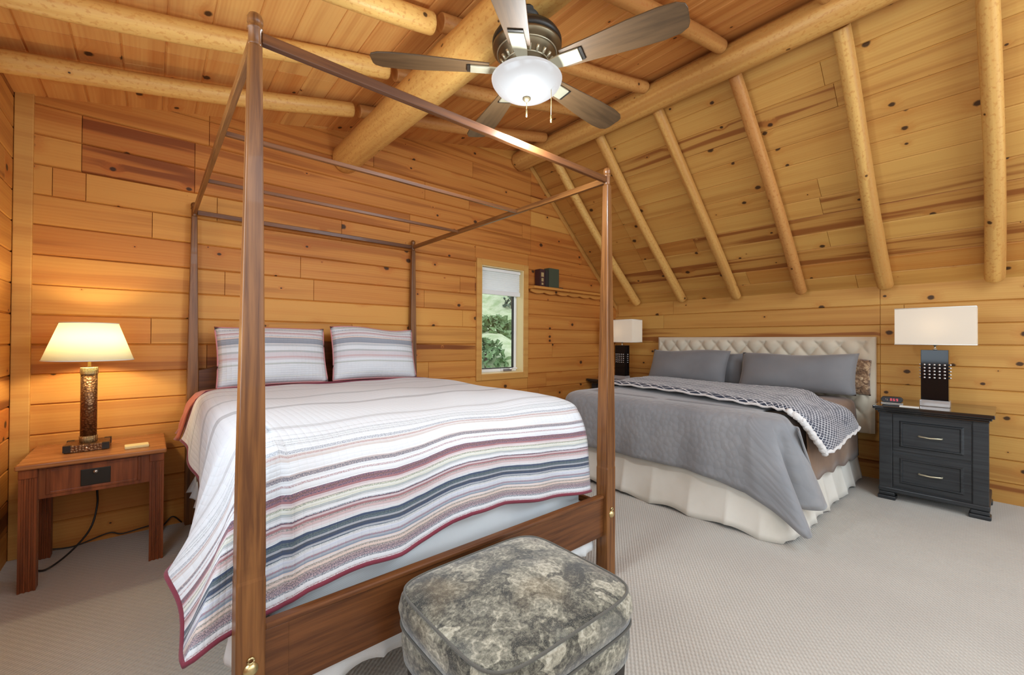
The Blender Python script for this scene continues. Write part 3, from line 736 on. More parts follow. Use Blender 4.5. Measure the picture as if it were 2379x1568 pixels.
for i in range(1, NCn+1):
    t = i/NCn
    if t < .6:
        k = t/.6; hy = lerp(1.95, 1.41, k); h = (interp(hy, [(a, b) for a, b, c in lh]), hy+.004, interp(hy, [(a, c) for a, b, c in lh])); uv = (-.42, lerp(1.38, 2.12, k))
    else:
        k = (t-.6)/.4; h = (lerp(.087, .32, k), lerp(1.414, 1.443, sm(k*2.6)), lerp(.385, .437, k)); uv = (lerp(-.42, 0, k), 2.12)
    a = t*math.pi/2
    # shoulder of the mattress corner
    e = sm(t)
    sh1 = Vector((.262+.058*sm(t*1.2), lerp(1.84, 1.66, e), QT-.012-.002*t)); 
    sh2 = Vector((.212+.02*math.sin(a)+.088*max(0, t-.55)/.45, lerp(1.84, 1.525, math.sin(a)**.8), QT-.055+.005*t))
    h = Vector(h)
    m1 = sh2.lerp(h, .28); m1.z = lerp(QT-.10, h.z, .3); m2 = sh2.lerp(h, .68); m2.z = lerp(QT-.14, h.z, .68)
    # cloth keeps behind the post where it turns to the foot
    if t > .6:
        for m in (m1, m2): m.y = max(m.y, 1.442+.02*(1-t))
    D.add([S0, sh1, sh2, m1, m2, h], (0, QH-1.84), uv)
NF = 70
for i in range(1, NF+1):
    x = lerp(.32, 1.78, i/NF); hz = interp(x, fhz)
    D.add([(x, 1.84, QT), (x, 1.66, QT-.012), (x, 1.54, QT-.052), (x, 1.468, lerp(QT-.13, hz, .12)), (x, 1.446, lerp(QT-.13, hz, .6)), (x, 1.434, hz)], (x-.32, QH-1.84), (x-.32, 2.12))
for i in range(1, 17):
    t = i/16; a = t*math.pi/2
    h = Vector((1.78+.05*math.sin(a), lerp(1.434, 1.84, t**1.5), lerp(.452, .50, t)))
    sh2 = Vector((1.78+.055*math.sin(a), lerp(1.54, 1.84, 1-math.cos(a)), QT-.052)); sh1 = Vector((1.78+.01*t, lerp(1.66, 1.84, t), QT-.012))
    D.add([(1.78, 1.84, QT), sh1, sh2, sh2.lerp(h, .3), sh2.lerp(h, .68), h], (1.46, QH-1.84), (1.46+.42*t, lerp(2.12, 1.38, t)))
for i in range(1, 21):
    y = lerp(1.84, QH, i/20)
    D.add([(1.78, y, QT), (1.81, y, QT-.012), (1.835, y, QT-.055), (1.84, y, .78), (1.845, y, .64), (1.845, y, .52)], (1.46, QH-y), (1.88, QH-y))
def qfold(t, s, p):
    k = sm((s-.25)/.75)
    x, y = p.x, p.y
    o = Vector((0, 0, 0))
    if y < 1.62 and x > .3:
        o.y -= k*(.010*math.sin(x*19+.6)+.012*math.exp(-((x-.60)/.10)**2)-.012*math.exp(-((x-.78)/.08)**2))*min(1, (x-.3)*6)
    elif x < .3: o.x -= k*.012*math.sin(y*17+s*2.5)
    o.z += .004*math.sin(x*7+y*5)*(1-k)+.003*math.sin(x*15-y*9)*(1-k)
    return o
hem = D.loft(mb, qfold)
mb.grid(lambda a, b: (lerp(.32, 1.78, a), lerp(QH, 1.84, b), QT+.004*math.sin(lerp(.32, 1.78, a)*7+lerp(QH, 1.84, b)*5)+.003*math.sin(lerp(.32, 1.78, a)*15-lerp(QH, 1.84, b)*9)), 70, 46, lambda a, b: (a*1.46, b*(QH-1.84)))
qc = mb.build('quilt_cloth', QUILT, qr, weld=.0015)
mb = MB(); mb.tube(hem, .0075, 8); mb.tube([(.15, QH, .64), (.19, QH, .80), (.215, QH, .875), (.262, QH, .92), (.4, QH, .934), (1.0, QH, .934), (1.7, QH, .934), (1.81, QH, .92), (1.84, QH, .87), (1.845, QH, .52)], .006, 8)
mb.build('binding', BINDING, qr)

# rust blanket showing at the head
mb = MB(); D = Drape(14)
for i in range(13):
    y = lerp(3.238, 3.50, i/12)
    D.add([(.5, y, .914), (.27, y, .905), (.205, y, .862), (.172, y, .80), (.15-.012*math.sin(i), y, .70), (.128-.018*math.sin(i*.55), y, .635)], (0, y), (.6, y))
D.loft(mb)
mb.grid(lambda a, b: (lerp(.5, 1.78, a), lerp(3.238, 3.50, b), .914), 8, 12)
mb.grid(lambda a, b: (1.78+.05*math.sin(a*1.57), lerp(3.238, 3.50, b), .914-.5*a*a), 8, 12)
tag(mb.build('rust_blanket', RUST, None, solid=.008, weld=.002), 'rust red blanket edge showing at the head of the canopy bed beside the table', 'blanket')

# gathered white bed skirt of the canopy bed
def skirt(name, mat, label, path, ztop, zbot, amp, freq, flare=.04, n=160):
    P = [Vector((*p, 0)) for p in path]; L = [0]
    for a, b in zip(P, P[1:]): L.append(L[-1]+(b-a).length)
    def at(t):
        d = t*L[-1]; k = 0
        while k < len(P)-2 and L[k+1] < d: k += 1
        f = (d-L[k])/(L[k+1]-L[k]); return P[k].lerp(P[k+1], f), (P[k+1]-P[k]).normalized(), d
    mb = MB()
    def fn(a, b):
        p, d, l = at(a); nrm = Vector((d.y, -d.x, 0))
        g = 1.1-1.9*abs(math.sin(l*freq*.5+1.5*math.sin(l*3.1)))**.55+math.sin(l*freq*.21+2)*.35
        zb = zbot(l/L[-1]) if callable(zbot) else zbot
        q = p+nrm*(b*flare+g*amp*b**.8)
        return (q.x, q.y, lerp(ztop, zb, b)+.012*b*math.sin(l*freq*.5))
    mb.grid(fn, n, 10, lambda a, b: (a*L[-1], b*.5))
    return tag(mb.build(name, mat, None, solid=.003), label, 'bed skirt')
skirt('bed_skirt', SKIRT_WHITE, 'white gathered bed skirt hanging below the striped quilt of the canopy bed', [(.235, 3.42), (.235, 1.60), (.27, 1.445), (1.80, 1.445), (1.815, 3.4)], .37, lambda t: .26 if t < .2 else (lerp(.26, .14, min(1, (t-.2)/.2))), .018, 34, .03, 260)

def pillow(name, mat, w, h, t, n=26, nexp=3., label='', cat='pillow', loc=(0, 0, 0), rot=(0, 0, 0), parent_extra=None, seed=1, group=None, edge=.0, crush=.02):
    rnd = random.Random(seed); ph = [rnd.uniform(0, 6.3) for _ in range(6)]
    root = thing(name, label, cat, loc, 0, group); root.rotation_euler = rot
    mb = MB()
    def side(sg):
        def fn(a, b):
            x, z = a*2-1, b*2-1
            k = max(0, 1-abs(x)**nexp)**.62*max(0, 1-abs(z)**nexp)**.62
            px = x*w/2*(1-.035*(1-z*z)*abs(x)**6); pz = z*h/2*(1-.05*(1-x*x)*abs(z)**4)
            pz += crush*.7*math.sin(x*3.2+ph[0])*(b**2); 
            y = sg*(t/2*k)+.010*math.sin(x*5+ph[1])*math.sin(z*4+ph[2])*k
            return (px, y, pz+h/2)
        return fn
    for sg in (-1, 1): mb.grid(side(sg), n, n, lambda a, b: (a*w, b*h))
    mb.build('pillow_body', mat, root, weld=.0008)
    if edge:
        mb = MB()
        loop = [side(1)(*q) for q in [(0, i/14) for i in range(15)]+[(i/14, 1) for i in range(1, 15)]+[(1, 1-i/14) for i in range(1, 15)]+[(1-i/14, 0) for i in range(1, 15)]]
        mb.tube(loop, edge, 6); mb.build('piping', plain('pink_piping', (.50, .20, .20), .8) if not bpy.data.materials.get('pink_piping') else bpy.data.materials['pink_piping'], root)
    return root
pillow('pillow_sham', SHAM, .70, .42, .16, label='striped pillow sham leaning on the headboard, left one behind the front bedpost', loc=(.675, 3.33, .928), rot=(R(-16), 0, R(2)), seed=3, group='striped shams on the canopy bed', edge=.005, crush=.008)
pillow('pillow_sham', SHAM, .69, .435, .17, label='striped pillow sham leaning on the headboard, right one nearer the window', loc=(1.405, 3.33, .928), rot=(R(-16), R(1), R(-2)), seed=9, group='striped shams on the canopy bed', edge=.005, crush=.02)

# ---------------------------------------------------------------- king bed by the right wall
hb = thing('tufted_headboard', 'beige button tufted linen headboard standing against the right wall', 'headboard', (0, 0, 0))
HY0, HY1, HZ0, HZ1 = .775, 2.927, .42, 1.30
SPy, SPz = .166, .105
def tuft(y, z):
    a = (y-HY0-.09)/SPy; b = (HZ1-.085-z)/(2*SPz)
    p, q = a-b*1.0, a+b*1.0
    s = abs(math.sin(math.pi*p)*math.sin(math.pi*q))
    bd = min(1, min(y-HY0, HY1-y, HZ1-z)/.05)
    k = sm((min(y-HY0, HY1-y)-.03)/.04)*sm((HZ1-z-.03)/.03)
    return lerp(.030, .045*s**.32, k)*sm(bd*1.2+.15)
mb = MB()
mb.grid(lambda a, b: (5.0-tuft(lerp(HY0, HY1, a), lerp(.42, HZ1, b)), lerp(HY0, HY1, a), lerp(.42, HZ1, b)), 210, 72)
mb.box((4.999, HY0, HZ0), (5.066, HY1, HZ1)); mb.build('padded_panel', LINEN, hb)
for y in (.95, 2.75):
    mb = MB(); mb.box((5.01, y-.04, 0), (5.05, y+.04, .42)); mb.build('leg', LEG_BLACK, hb)
for r_ in range(3):
    n_ = 13 if r_ % 2 == 0 else 12
    for i in range(n_):
        y = HY0+.09+(i+(.5 if r_ % 2 else 0))*SPy; z = HZ1-.085-r_*SPz
        mb = MB(); mb.lathe([(.0, -.006), (.007, -.004), (.010, .0), (.008, .006)], (4.996, y, z), 10, 'X'); mb.build('button', LINEN, hb)
kb = thing('king_mattress', 'taupe covered king mattress with box spring under the grey coverlet', 'mattress')
rbox('mattress_body', TAUPE, (3.07, .925, .42), (4.94, 2.78, .745), .09, kb); rbox('box_spring', LINEN, (3.06, .93, .14), (4.94, 2.78, .418), .02, kb)
mb = MB(); mb.box((3.05, .92, .0), (4.97, 2.79, .138)); mb.build('bed_base', DARK_METAL, kb)
skirt('bed_skirt', SKIRT_CREAM, 'cream bed skirt hanging to the carpet around the king bed', [(4.9, 2.81), (3.05, 2.81), (3.02, 2.78), (3.02, .965), (3.05, .935), (4.95, .935)], .42, lambda t: .035 if t < .43 else (.012 if .43 < t < .66 else .025), .012, 30, .085, 420)
# taupe blanket hanging on the right side
mb = MB(); D = Drape(12)
for i in range(31):
    x = lerp(3.37, 4.80, i/30); hz = lerp(.30, .235, i/30)+.012*math.sin(i*.9)
    D.add([(x, 1.2, .752), (x, .97, .749), (x, .89, .718), (x, .872, .6), (x, .868-.005*math.sin(i*.7), .45), (x, .86-.006*math.sin(i*.7), hz)], (x, 0), (x, .8))
D.loft(mb); tag(mb.build('taupe_blanket', TAUPE, None, solid=.006), 'taupe blanket hanging down the nightstand side of the king bed', 'blanket')

cv = MB(); D = Drape(22); CT = .772
tip = [(2.915, .785, .11), (2.94, .745, .105), (2.985, .752, .12), (3.02, .81, .15), (3.03, .885, .19), (3.10, .892, .21), (3.15, .83, .19), (3.23, .76, .185), (3.31, .75, .19), (3.39, .775, .20), (3.36, .80, .28), (3.28, .825, .40), (3.16, .83, .53), (3.07, .845, .69)]
for i in range(9):        # far side
    x = lerp(4.2, 3.2, i/8); D.add([(x, 2.6, CT), (x, 2.74, CT-.008), (x, 2.82, CT-.05), (x, 2.845, .6), (x, 2.85, .45), (x, 2.855, .33)], (x-3.1, 2.6), (x-3.1, 3.1))
for i in range(1, 13):
    t = i/12; a = t*math.pi/2
    d = Vector((-math.sin(a), math.cos(a), 0)); c = Vector((3.2, 2.6, 0))
    P = lambda r, z: (c.x+d.x*r, c.y+d.y*(r+.02*0), z)
    D.add([(3.2, 2.6, CT), P(.13, CT-.008), P(.21, CT-.05), P(.24, .62), P(.255, .47), P(.27, .32)], (.1, 2.6), (.1-.5*t, 3.1-.5*t))
NK = 46
for i in range(1, NK+1):
    y = lerp(2.6, 1.10, i/NK); hz = interp(y, [(1.1, .272), (1.3, .31), (1.5, .328), (2.1, .325), (2.6, .32)])
    D.add([(3.2, y, CT), (3.08, y, CT-.008), (2.995, y, CT-.05), (2.962, y, .6), (2.945, y, .46), (2.93, y, hz)], (.1, y), (-.45, y))
NT_ = 80
for i in range(1, NT_+1):
    t = i/NT_; h = None
    tp = catmull([(2.915, 1.08, .27), (2.915, .92, .20)]+tip, 80)[i]
    a = min(1, t*1.15)*math.pi/2
    sh1 = Vector((3.2-.12*math.cos(a), 1.10-.13*math.sin(a), CT-.008)); sh2 = Vector((lerp(2.995, 3.13, t**2), lerp(1.10, .88, math.sin(a)), CT-.05-.0*t))
    if t > .6: sh2.x = lerp(sh2.x, 3.08, .5)
    m1, m2 = sh2.lerp(tp, .33), sh2.lerp(tp, .68)
    inn = sm((tp.y-.81)/.07)*(1 if .3 < t < .75 else 0); m1.y += .008*inn; m2.y += .02*inn
    ou = Vector((-math.cos(a), -math.sin(a), 0))*.022*(1 if t < .35 else .5); m1 += ou; m2 += ou*.8
    D.add([(3.2, 1.10, CT), sh1, sh2, m1, m2, tp], (.1, 1.1), (-.45+.45*t, lerp(1.1, .6, t)))
def kfold(t, s, p):
    k = sm((s-.3)/.7); o = Vector((0, 0, 0))
    if p.y > 1.05 and p.x < 3.1: o.x -= k*(.008*math.sin(p.y*11)+.006*math.sin(p.y*23+1))
    return o
D.loft(cv, kfold)
cv.grid(lambda a, b: (lerp(3.2, 4.2, a), lerp(1.10, 2.6, b), CT), 10, 14, lambda a, b: (.1+a, 1.1+b*1.5))
tag(cv.build('grey_coverlet', COVERLET, None, solid=.010, weld=.002), 'grey textured coverlet draped over the foot of the king bed', 'coverlet')

# folded navy and white throw across the king bed
tw = thing('folded_throw', 'navy and white geometric throw folded across the king bed with fleecy underside', 'throw')
prs = [((3.80, 2.92, .60), (4.47, 2.92, .62)), ((3.76, 2.86, .75), (4.46, 2.86, .76)), ((3.68, 2.70, .815), (4.45, 2.70, .82)), ((3.52, 2.1, .82), (4.44, 2.1, .825)), ((3.36, 1.5, .82), (4.42, 1.5, .82)), ((3.26, 1.1, .815), (4.30, 1.12, .815)), ((3.20, .93, .795), (3.98, .93, .80)),
       ((3.22, .845, .735), (4.15, .83, .74)), ((3.32, .805, .62), (4.32, .80, .64)), ((3.43, .785, .51), (4.46, .79, .56))]
fr = catmull([p[0] for p in prs], 60); bk = catmull([p[1] for p in prs], 60)
def throw(a, b, off=0.):
    i = a*60; k = min(int(i), 59); f = i-k
    p = fr[k].lerp(fr[k+1], f).lerp(bk[k].lerp(bk[k+1], f), b)
    nz = sm(1-max(0, a-.62)/.2)
    h = .010*math.sin(a*21+b*3)+.008*math.sin(b*12+a*5)
    edge = min(1, min(b, 1-b)*14)
    hgt = off+(.022*edge**.5 if off == 0 else 0)+h*.6
    return (p.x, p.y-hgt*(1-nz)*1.0, p.z+hgt*nz)
mb = MB(); mb.grid(lambda a, b: throw(a, b), 60, 26, lambda a, b: (a*2.5, b*1.0)); mb.build('patterned_face', THROW, tw, solid=.012)
mb = MB()
def roll(s0, s1, b, r, wob):
    pts = []
    for i in range(41):
        q = Vector(throw(lerp(s0, s1, i/40), b)); q.z -= .012; q += Vector((0, 0, .006*math.sin(i*1.7+b*9))); pts.append(q)
    mb.tube(pts, lambda t: r*(1+.12*math.sin(t*43+wob)), 8)
roll(.12, .66, .0, .009, 0); roll(.66, .99, .0, .021, 1); roll(.88, .99, 1., .012, 2)
pts = [Vector(throw(.99, i/24))+Vector((0, 0, -.006+.006*math.sin(i*2.1))) for i in range(25)]; mb.tube(pts, lambda t: .011*(1+.3*math.sin(t*37)), 8)
mb.build('fleece_edge', FLEECE, tw)

RP = lambda lean, turn: (R(-lean), 0, R(90+turn))   # face towards -X
def kp(name, mat, w, h, t, y, x, z, lean, label, seed, tilt=0, turn=0, group='grey pillows on the king bed', nexp=3., crush=.02):
    o = pillow(name, mat, w, h, t, label=label, loc=(x, y, z), rot=(0, 0, 0), seed=seed, group=group, crush=crush, nexp=nexp)
    o.rotation_mode = 'XYZ'
    o.matrix_world = Matrix.Translation((x, y, z)) @ Matrix.Rotation(R(-90+turn), 4, 'Z') @ Matrix.Rotation(R(-lean), 4, 'X') @ Matrix.Rotation(R(tilt), 4, 'Y')
    return o
kp('pillow', GREY_PILLOW, .92, .405, .2, 2.40, 4.62, .778, 24, 'grey pillow at the far end of the king bed, left of the headboard gap', 31)
kp('pillow', GREY_PILLOW, .97, .39, .21, 1.325, 4.62, .778, 24, 'long grey pillow on the king bed nearest the right nightstand', 37, tilt=-1, crush=.015)
kp('pillow', GREY_PILLOW, .90, .36, .10, 2.30, 4.85, .775, 8, 'grey pillow tucked behind the far grey pillow, edge showing in the gap', 41)
kp('fur_pillow', FUR, .50, .32, .10, 1.03, 4.85, .775, 8, 'brown mottled pillow edge sticking out behind the long grey pillow', 43, group=None)

# ---------------------------------------------------------------- black nightstands
def nightstand(label, loc):
    t = thing('nightstand', label, 'nightstand', loc, 0, 'black nightstands beside the king bed')
    mb = MB(); mb.box((.09, -.285, .085), (.64, .285, .69)); mb.build('body', BLACK_WOOD, t, bevel=.004)
    mb = MB(); mb.box((.0, -.325, .722), (.66, .325, .75)); mb.box((.02, -.312, .706), (.655, .312, .722)); mb.box((.045, -.30, .688), (.65, .30, .706)); mb.build('top', NS_TOP, t, bevel=.006, seg=3)
    for s in (-1, 1):
        mb = MB(); mb.box((.075, s*.255-.04, .085), (.13, s*.255+.04, .69)); mb.build('pilaster', BLACK_WOOD, t, bevel=.005)
    mb = MB(); mb.box((.072, -.30, .06), (.64, .30, .10)); mb.build('plinth', BLACK_WOOD, t, bevel=.01, seg=3)
    for z0, z1 in ((.40, .665), (.115, .375)):
        mb = MB(); mb.box((.082, -.21, z0), (.10, .21, z1))
        x0 = .082
        rings = [(-.205, .205, z0+.004, z1-.004, x0), (-.175, .175, z0+.03, z1-.03, x0), (-.165, .165, z0+.038, z1-.038, x0-.008), (-.158, .158, z0+.045, z1-.045, x0-.008), (-.145, .145, z0+.058, z1-.058, x0+.012)]
        rr = [[mb.v((x, a, c)), mb.v((x, b, c)), mb.v((x, b, d)), mb.v((x, a, d))][:] for a, b, c, d, x in [(r[0], r[1], r[2], r[3], r[4]) for r in rings]]
        for A, B in zip(rr, rr[1:]):
            for i in range(4): mb.face([A[i], A[(i+1) % 4], B[(i+1) % 4], B[i]])
        mb.face(rr[-1])
        d = mb.build('drawer', BLACK_WOOD, t)
        zc = (z0+z1)/2
        mb = MB(); mb.tube([(x0+.012, -.062, zc), (x0-.018, -.062, zc), (x0-.024, -.056, zc), (x0-.026, 0, zc-.004), (x0-.024, .056, zc), (x0-.018, .062, zc), (x0+.012, .062, zc)], .0065, 8)
        for s in (-1, 1): mb.lathe([(.012, .012), (.012, .004), (.0, .0)], (x0, s*.062, zc), 10, 'X')
        mb.build('handle', PEWTER, d)
    for x in (.07, .52):
        for s in (-1, 1):
            mb = MB(); mb.box((x, s*.25-.055, .0), (x+.10, s*.25+.055, .03)); mb.box((x+.008, s*.25-.048, .03), (x+.10, s*.25+.048, .06)); mb.build('foot', BLACK_WOOD, t, bevel=.008, seg=3)
    return t
ns = nightstand('black two drawer nightstand on the carpet right of the king bed', (4.405, .375, 0))
dup(ns, (4.405, 3.305, 0), 'black nightstand on the far side of the king bed, mostly hidden by the canopy post')

def crystal_lamp(label, loc):
    t = thing('table_lamp', label, 'lamp', loc, 0, 'black block lamps with rectangular shades')
    mb = MB(); mb.box((-.055, -.085, 0), (.055, .085, .05)); mb.build('crystal_base', CRYSTAL, t, bevel=.006)
    mb = MB(); mb.box((-.05, -.077, .05), (.05, .077, .443)); b = mb.build('body', BLACK_GLOSS, t, bevel=.002)
    for i in range(5):
        for k in range(5):
            mb = MB(); mb.lathe([(.0085, 0), (.0075, -.005), (.004, -.008), (0, -.009)], (-.05, -.056+i*.028, .225+k*.0255), 8, 'X'); mb.build('stud', CHROME, b)
    for s in (-1, 1):
        for k in range(5):
            mb = MB(); mb.lathe([(.007, 0), (.0065, s*.012), (0, s*.015)], (0, s*.077, .225+k*.0255), 8, 'Y'); mb.build('stud', CHROME, b)
    mb = MB(); mb.lathe([(.012, .443), (.012, .45), (.006, .452), (.006, .475), (.014, .478), (.014, .54)], (0, 0, 0), 16); mb.build('neck', NICKEL, t)
    mb = MB(); x, y, z0, z1 = .115, .2235, .485, .77
    b = [(-x, -y), (x, -y), (x, y), (-x, y)]
    A = [mb.v((*p, z0)) for p in b]; B = [mb.v((*p, z1)) for p in b]
    for i in range(4): mb.face([A[i], A[(i+1) % 4], B[(i+1) % 4], B[i]])
    sh = mb.build('lamp_shade', SHADE_PALE, t, solid=.004)
    for z in (z0, z1):
        mb = MB(); mb.tube([(-x, -y, z), (x, -y, z), (x, y, z), (-x, y, z), (-x, -y, z)], .0035, 6); mb.build('rim', PAPER, sh)
    point('bulb_light', (loc[0], loc[1], loc[2]+.63), .5, (1, .8, .55), .04)
    return t
crystal_lamp('black block lamp with wide rectangular cream shade on the right nightstand', (4.70, .365, .75))
# the second one: its own light, same shapes
la = [o for o in bpy.data.objects if o.name == 'table_lamp'][0]
dup(la, (4.68, 3.26, .75), 'black block lamp with pale rectangular shade behind the right canopy post')
point('bulb_light', (4.68, 3.26, .75+.63), .5, (1, .8, .55), .04)

ck = thing('alarm_clock', 'small black alarm clock with red digits on the right nightstand', 'clock', (4.62, .61, .75), R(4))
mb = MB(); mb.box((-.02, -.068, .0), (.03, .068, .008)); mb.build('clock_foot', NICKEL, ck, bevel=.003)
mb = MB(); prof = [(-.066+.02*(1-math.cos(a)), 0) for a in ()]
out = []
for cx, a0 in ((.045, -90), (-.045, 90)):
    for i in range(9): a = R(a0+i*22.5); out.append((cx+math.cos(a)*.022, .033+math.sin(a)*.024))
mb.prism(out, -.022, .02, 'X'); cbod = mb.build('clock_case', BLACK_PLASTIC, ck, bevel=.003)
def digit(mb, y, z, segs, w=.0085, h=.017):
    x = -.0235
    S = {'a': (0, h, w, h), 'g': (0, h/2, w, h/2), 'd': (0, 0, w, 0), 'f': (0, h/2, 0, h), 'b': (w, h/2, w, h), 'e': (0, 0, 0, h/2), 'c': (w, 0, w, h/2)}
    for k in segs:
        a, b, c, d = S[k]; e = .0012
        mb.box((x, y-max(a, c)-e, z+min(b, d)-e), (x+.001, y-min(a, c)+e, z+max(b, d)+e))
mb = MB(); digit(mb, .008, .025, 'abcdefg'); digit(mb, -.010, .025, 'acdefg'); digit(mb, -.028, .025, 'abcdfg'); mb.build('red_digits', RED_LED, cbod)
mb = MB(); digit(mb, .036, .026, 'bcf', .009, .013); mb.build('indicator', CHROME, cbod)
nc = MB(); nc.box((-.03, -.055, 0), (.03, .055, .006)); o = nc.build('notepad', PAPER, None, bevel=.001); o.location = (4.47, .49, .75); o.rotation_euler[2] = R(4); tag(o, 'thin white notepad on the front edge of the right nightstand', 'notepad')

# ---------------------------------------------------------------- cherry side table
tb = thing('side_table', 'reddish cherry side table with fluted legs and drawer, left of canopy bed', 'table', (-.21, 3.36, 0))
def tx(x): return x+.21
def ty(y): return y-3.36
mb = MB(); mb.box((-.285, -.258, .602), (.285, .258, .628)); mb.build('tabletop', TABLE_TOP, tb, bevel=.007, seg=3)
for sx in (-1, 1):
    for sy in (-1, 1):
        cx, cy = sx*.243, sy*.205; mb = MB()
        a = .031; nfl = 3; poly = []
        def fl(x0, y0, x1, y1):
            pts = []; dx, dy = x1-x0, y1-y0; L = math.hypot(dx, dy); nx, ny = -dy/L, dx/L
            pts.append((x0, y0))
            for i in range(nfl):
                c = (i+.5)/nfl*.8+.1; wv = .085
                for s_, dpt in ((-wv, 0), (-wv*.8, .006), (wv*.8, .006), (wv, 0)): pts.append((x0+dx*(c+s_)+nx*dpt, y0+dy*(c+s_)+ny*dpt))
            return pts
        c = [(cx-a, cy-a), (cx+a, cy-a), (cx+a, cy+a), (cx-a, cy+a)]
        for i in range(4): poly += fl(*c[i], *c[(i+1) % 4])
        mb.prism(poly, 0, .555); lg = mb.build('leg', TABLE_WOOD, tb)
        mb = MB(); mb.box((cx-a-.002, cy-a-.002, .555), (cx+a+.002, cy+a+.002, .602)); mb.build('corner_block', TABLE_WOOD, lg, bevel=.004)
mb = MB(); mb.box((-.22, -.212, .44), (.22, -.195, .602)); mb.box((-.22, .195, .44), (.22, .212, .602)); mb.box((-.25, -.19, .44), (-.232, .19, .602)); mb.box((.232, -.19, .44), (.25, .19, .602)); mb.build('apron', TABLE_WOOD, tb, bevel=.002)
mb = MB(); frame(mb, -.185, .175, .458, .59, .014, -.2165, -.21); mb.box((-.172, -.2145, .471), (.162, -.21, .577)); dr = mb.build('drawer', TABLE_WOOD, tb, bevel=.002)
mb = MB(); mb.box((-.062, -.2185, .475), (.052, -.2145, .56)); pp = mb.build('pull_plate', DARK_METAL, dr, bevel=.002)
mb = MB(); mb.lathe([(0, -.016), (.009, -.014), (.010, -.008), (.005, -.003), (.005, 0)], (-.005, -.2185, .545), 14, 'Y'); mb.build('knob', NICKEL, pp)
tl = thing('table_lamp', 'lit table lamp with cream cone shade and hammered copper column on the side table', 'lamp', (-.262, 3.36, .6295))
mb = MB(); mb.box((-.088, -.088, 0), (.088, .088, .038)); bb = mb.build('base', HAMMERED, tl, bevel=.003)
for sx in (-1, 1):
    for sy in (-1, 1):
        mb = MB(); mb.box((sx*.076-.015, sy*.076-.015, .004), (sx*.076+.015, sy*.076+.015, .0395)); mb.build('corner_cap', DARK_METAL, bb)
mb = MB(); mb.lathe([(.007, -.0905), (.006, -.094), (0, -.096)], (0, 0, .02), 12, 'Y'); mb.build('stud', CHROME, bb)
mb = MB(); mb.lathe([(.037, .038), (.0385, .07), (.037, .072)], (0, 0, 0), 32); mb.build('lower_band', HATCH, tl)
mb = MB(); mb.lathe([(.0345, .07), (.0345, .42)], (0, 0, 0), 32); mb.build('column', HAMMERED, tl)
mb = MB(); mb.lathe([(.036, .415), (.0375, .42), (.0375, .452), (.036, .455), (.0, .456)], (0, 0, 0), 32); mb.build('upper_band', HATCH, tl)
mb = MB(); mb.lathe([(.007, .455), (.007, .50), (.014, .502), (.014, .56)], (0, 0, 0), 12); mb.tube([(0, 0, .56), (0, 0, .70)], .003, 6); mb.build('neck', BRASS, tl)
mb = MB(); mb.lathe([(.187, .497), (.120, .703)], (0, 0, 0), 48); 
mb.bm.faces.ensure_lookup_table()
for f in [f for f in mb.bm.faces if len(f.verts) > 4]: mb.bm.faces.remove(f)
sh = mb.build('lamp_shade', SHADE_WARM, tl, solid=.003)
for r_, z in ((.187, .497), (.12, .703)):
    mb = MB(); mb.tube([(math.cos(i*math.pi/24)*r_, math.sin(i*math.pi/24)*r_, z) for i in range(49)], .003, 6); mb.build('rim', PAPER, sh)
point('bulb_light', (-.262, 3.36, .628+.61), 11, (1, .87, .58), .03)
mb = MB(); mb.box((-.052, -.035, 0), (.052, .035, .016)); o = mb.build('tissue_packet', plain('yellow_card', (.72, .58, .27), .6), None, bevel=.004); o.location = (-.055, 3.23, .628); o.rotation_euler[2] = R(3); tag(o, 'flat yellow packet lying on the side table right of the lamp', 'packet')
mb = MB(); mb.tube(catmull([(-.235, 3.60, .50), (-.24, 3.59, .35), (-.235, 3.55, .25), (-.26, 3.50, .13), (-.33, 3.42, .05), (-.41, 3.34, .012), (-.47, 3.38, .008)], 40), .005, 8); lc = mb.build('cord', CORD, tl); lc.location = (.262, -3.36, -.6295)
mb = MB(); mb.tube(catmull([(-.55, 3.61, .008), (-.47, 3.62, .022), (-.34, 3.62, .006), (-.19, 3.625, .04), (-.123, 3.62, .02), (.011, 3.62, .033), (.065, 3.62, .01), (.12, 3.625, .06), (.17, 3.62, .01)], 60), .004, 8); tag(mb.build('extension_cord', CORD, None), 'black cord lying along the foot of the back wall behind the side table', 'cord')

# ---------------------------------------------------------------- ottoman
ot = thing('ottoman', 'grey paisley tapestry ottoman on the carpet at the foot of the canopy bed', 'ottoman', (.918, 1.045, 0))
def sup(hx, hy, n, N):
    out = []
    for i in range(N):
        a = 2*math.pi*i/N; c, s_ = math.cos(a), math.sin(a)
        out.append((math.copysign(abs(c)**(2/n), c)*hx, math.copysign(abs(s_)**(2/n), s_)*hy))
    return out
def loft(mb, levels, N=72):
    rings = []
    for z, d, n, bulge in levels: rings.append([mb.v((x, y, z+bulge*(1-(abs(x)/.33)**2)*(1-(abs(y)/.3)**2))) for x, y in sup(.307+d, .268+d, n, N)])
    per = [0]
    S = sup(.307, .268, 5, N)
    for i in range(N): per.append(per[-1]+math.dist(S[i], S[(i+1) % N]))
    h = 0
    for (A, la), (B, lb) in zip(zip(rings, levels), zip(rings[1:], levels[1:])):
        top = abs(la[0]-lb[0]) < abs(la[1]-lb[1])
        for i in range(N):
            j = (i+1) % N
            if top: uv = [(v.co.x, v.co.y) for v in (A[i], A[j], B[j], B[i])]
            else: uv = [(per[i], la[0]), (per[i+1], la[0]), (per[i+1], lb[0]), (per[i], lb[0])]
            mb.face([A[i], A[j], B[j], B[i]], uv, smooth=True)
    mb.face(rings[-1], [(v.co.x, v.co.y) for v in rings[-1]]); mb.face(rings[0][::-1])
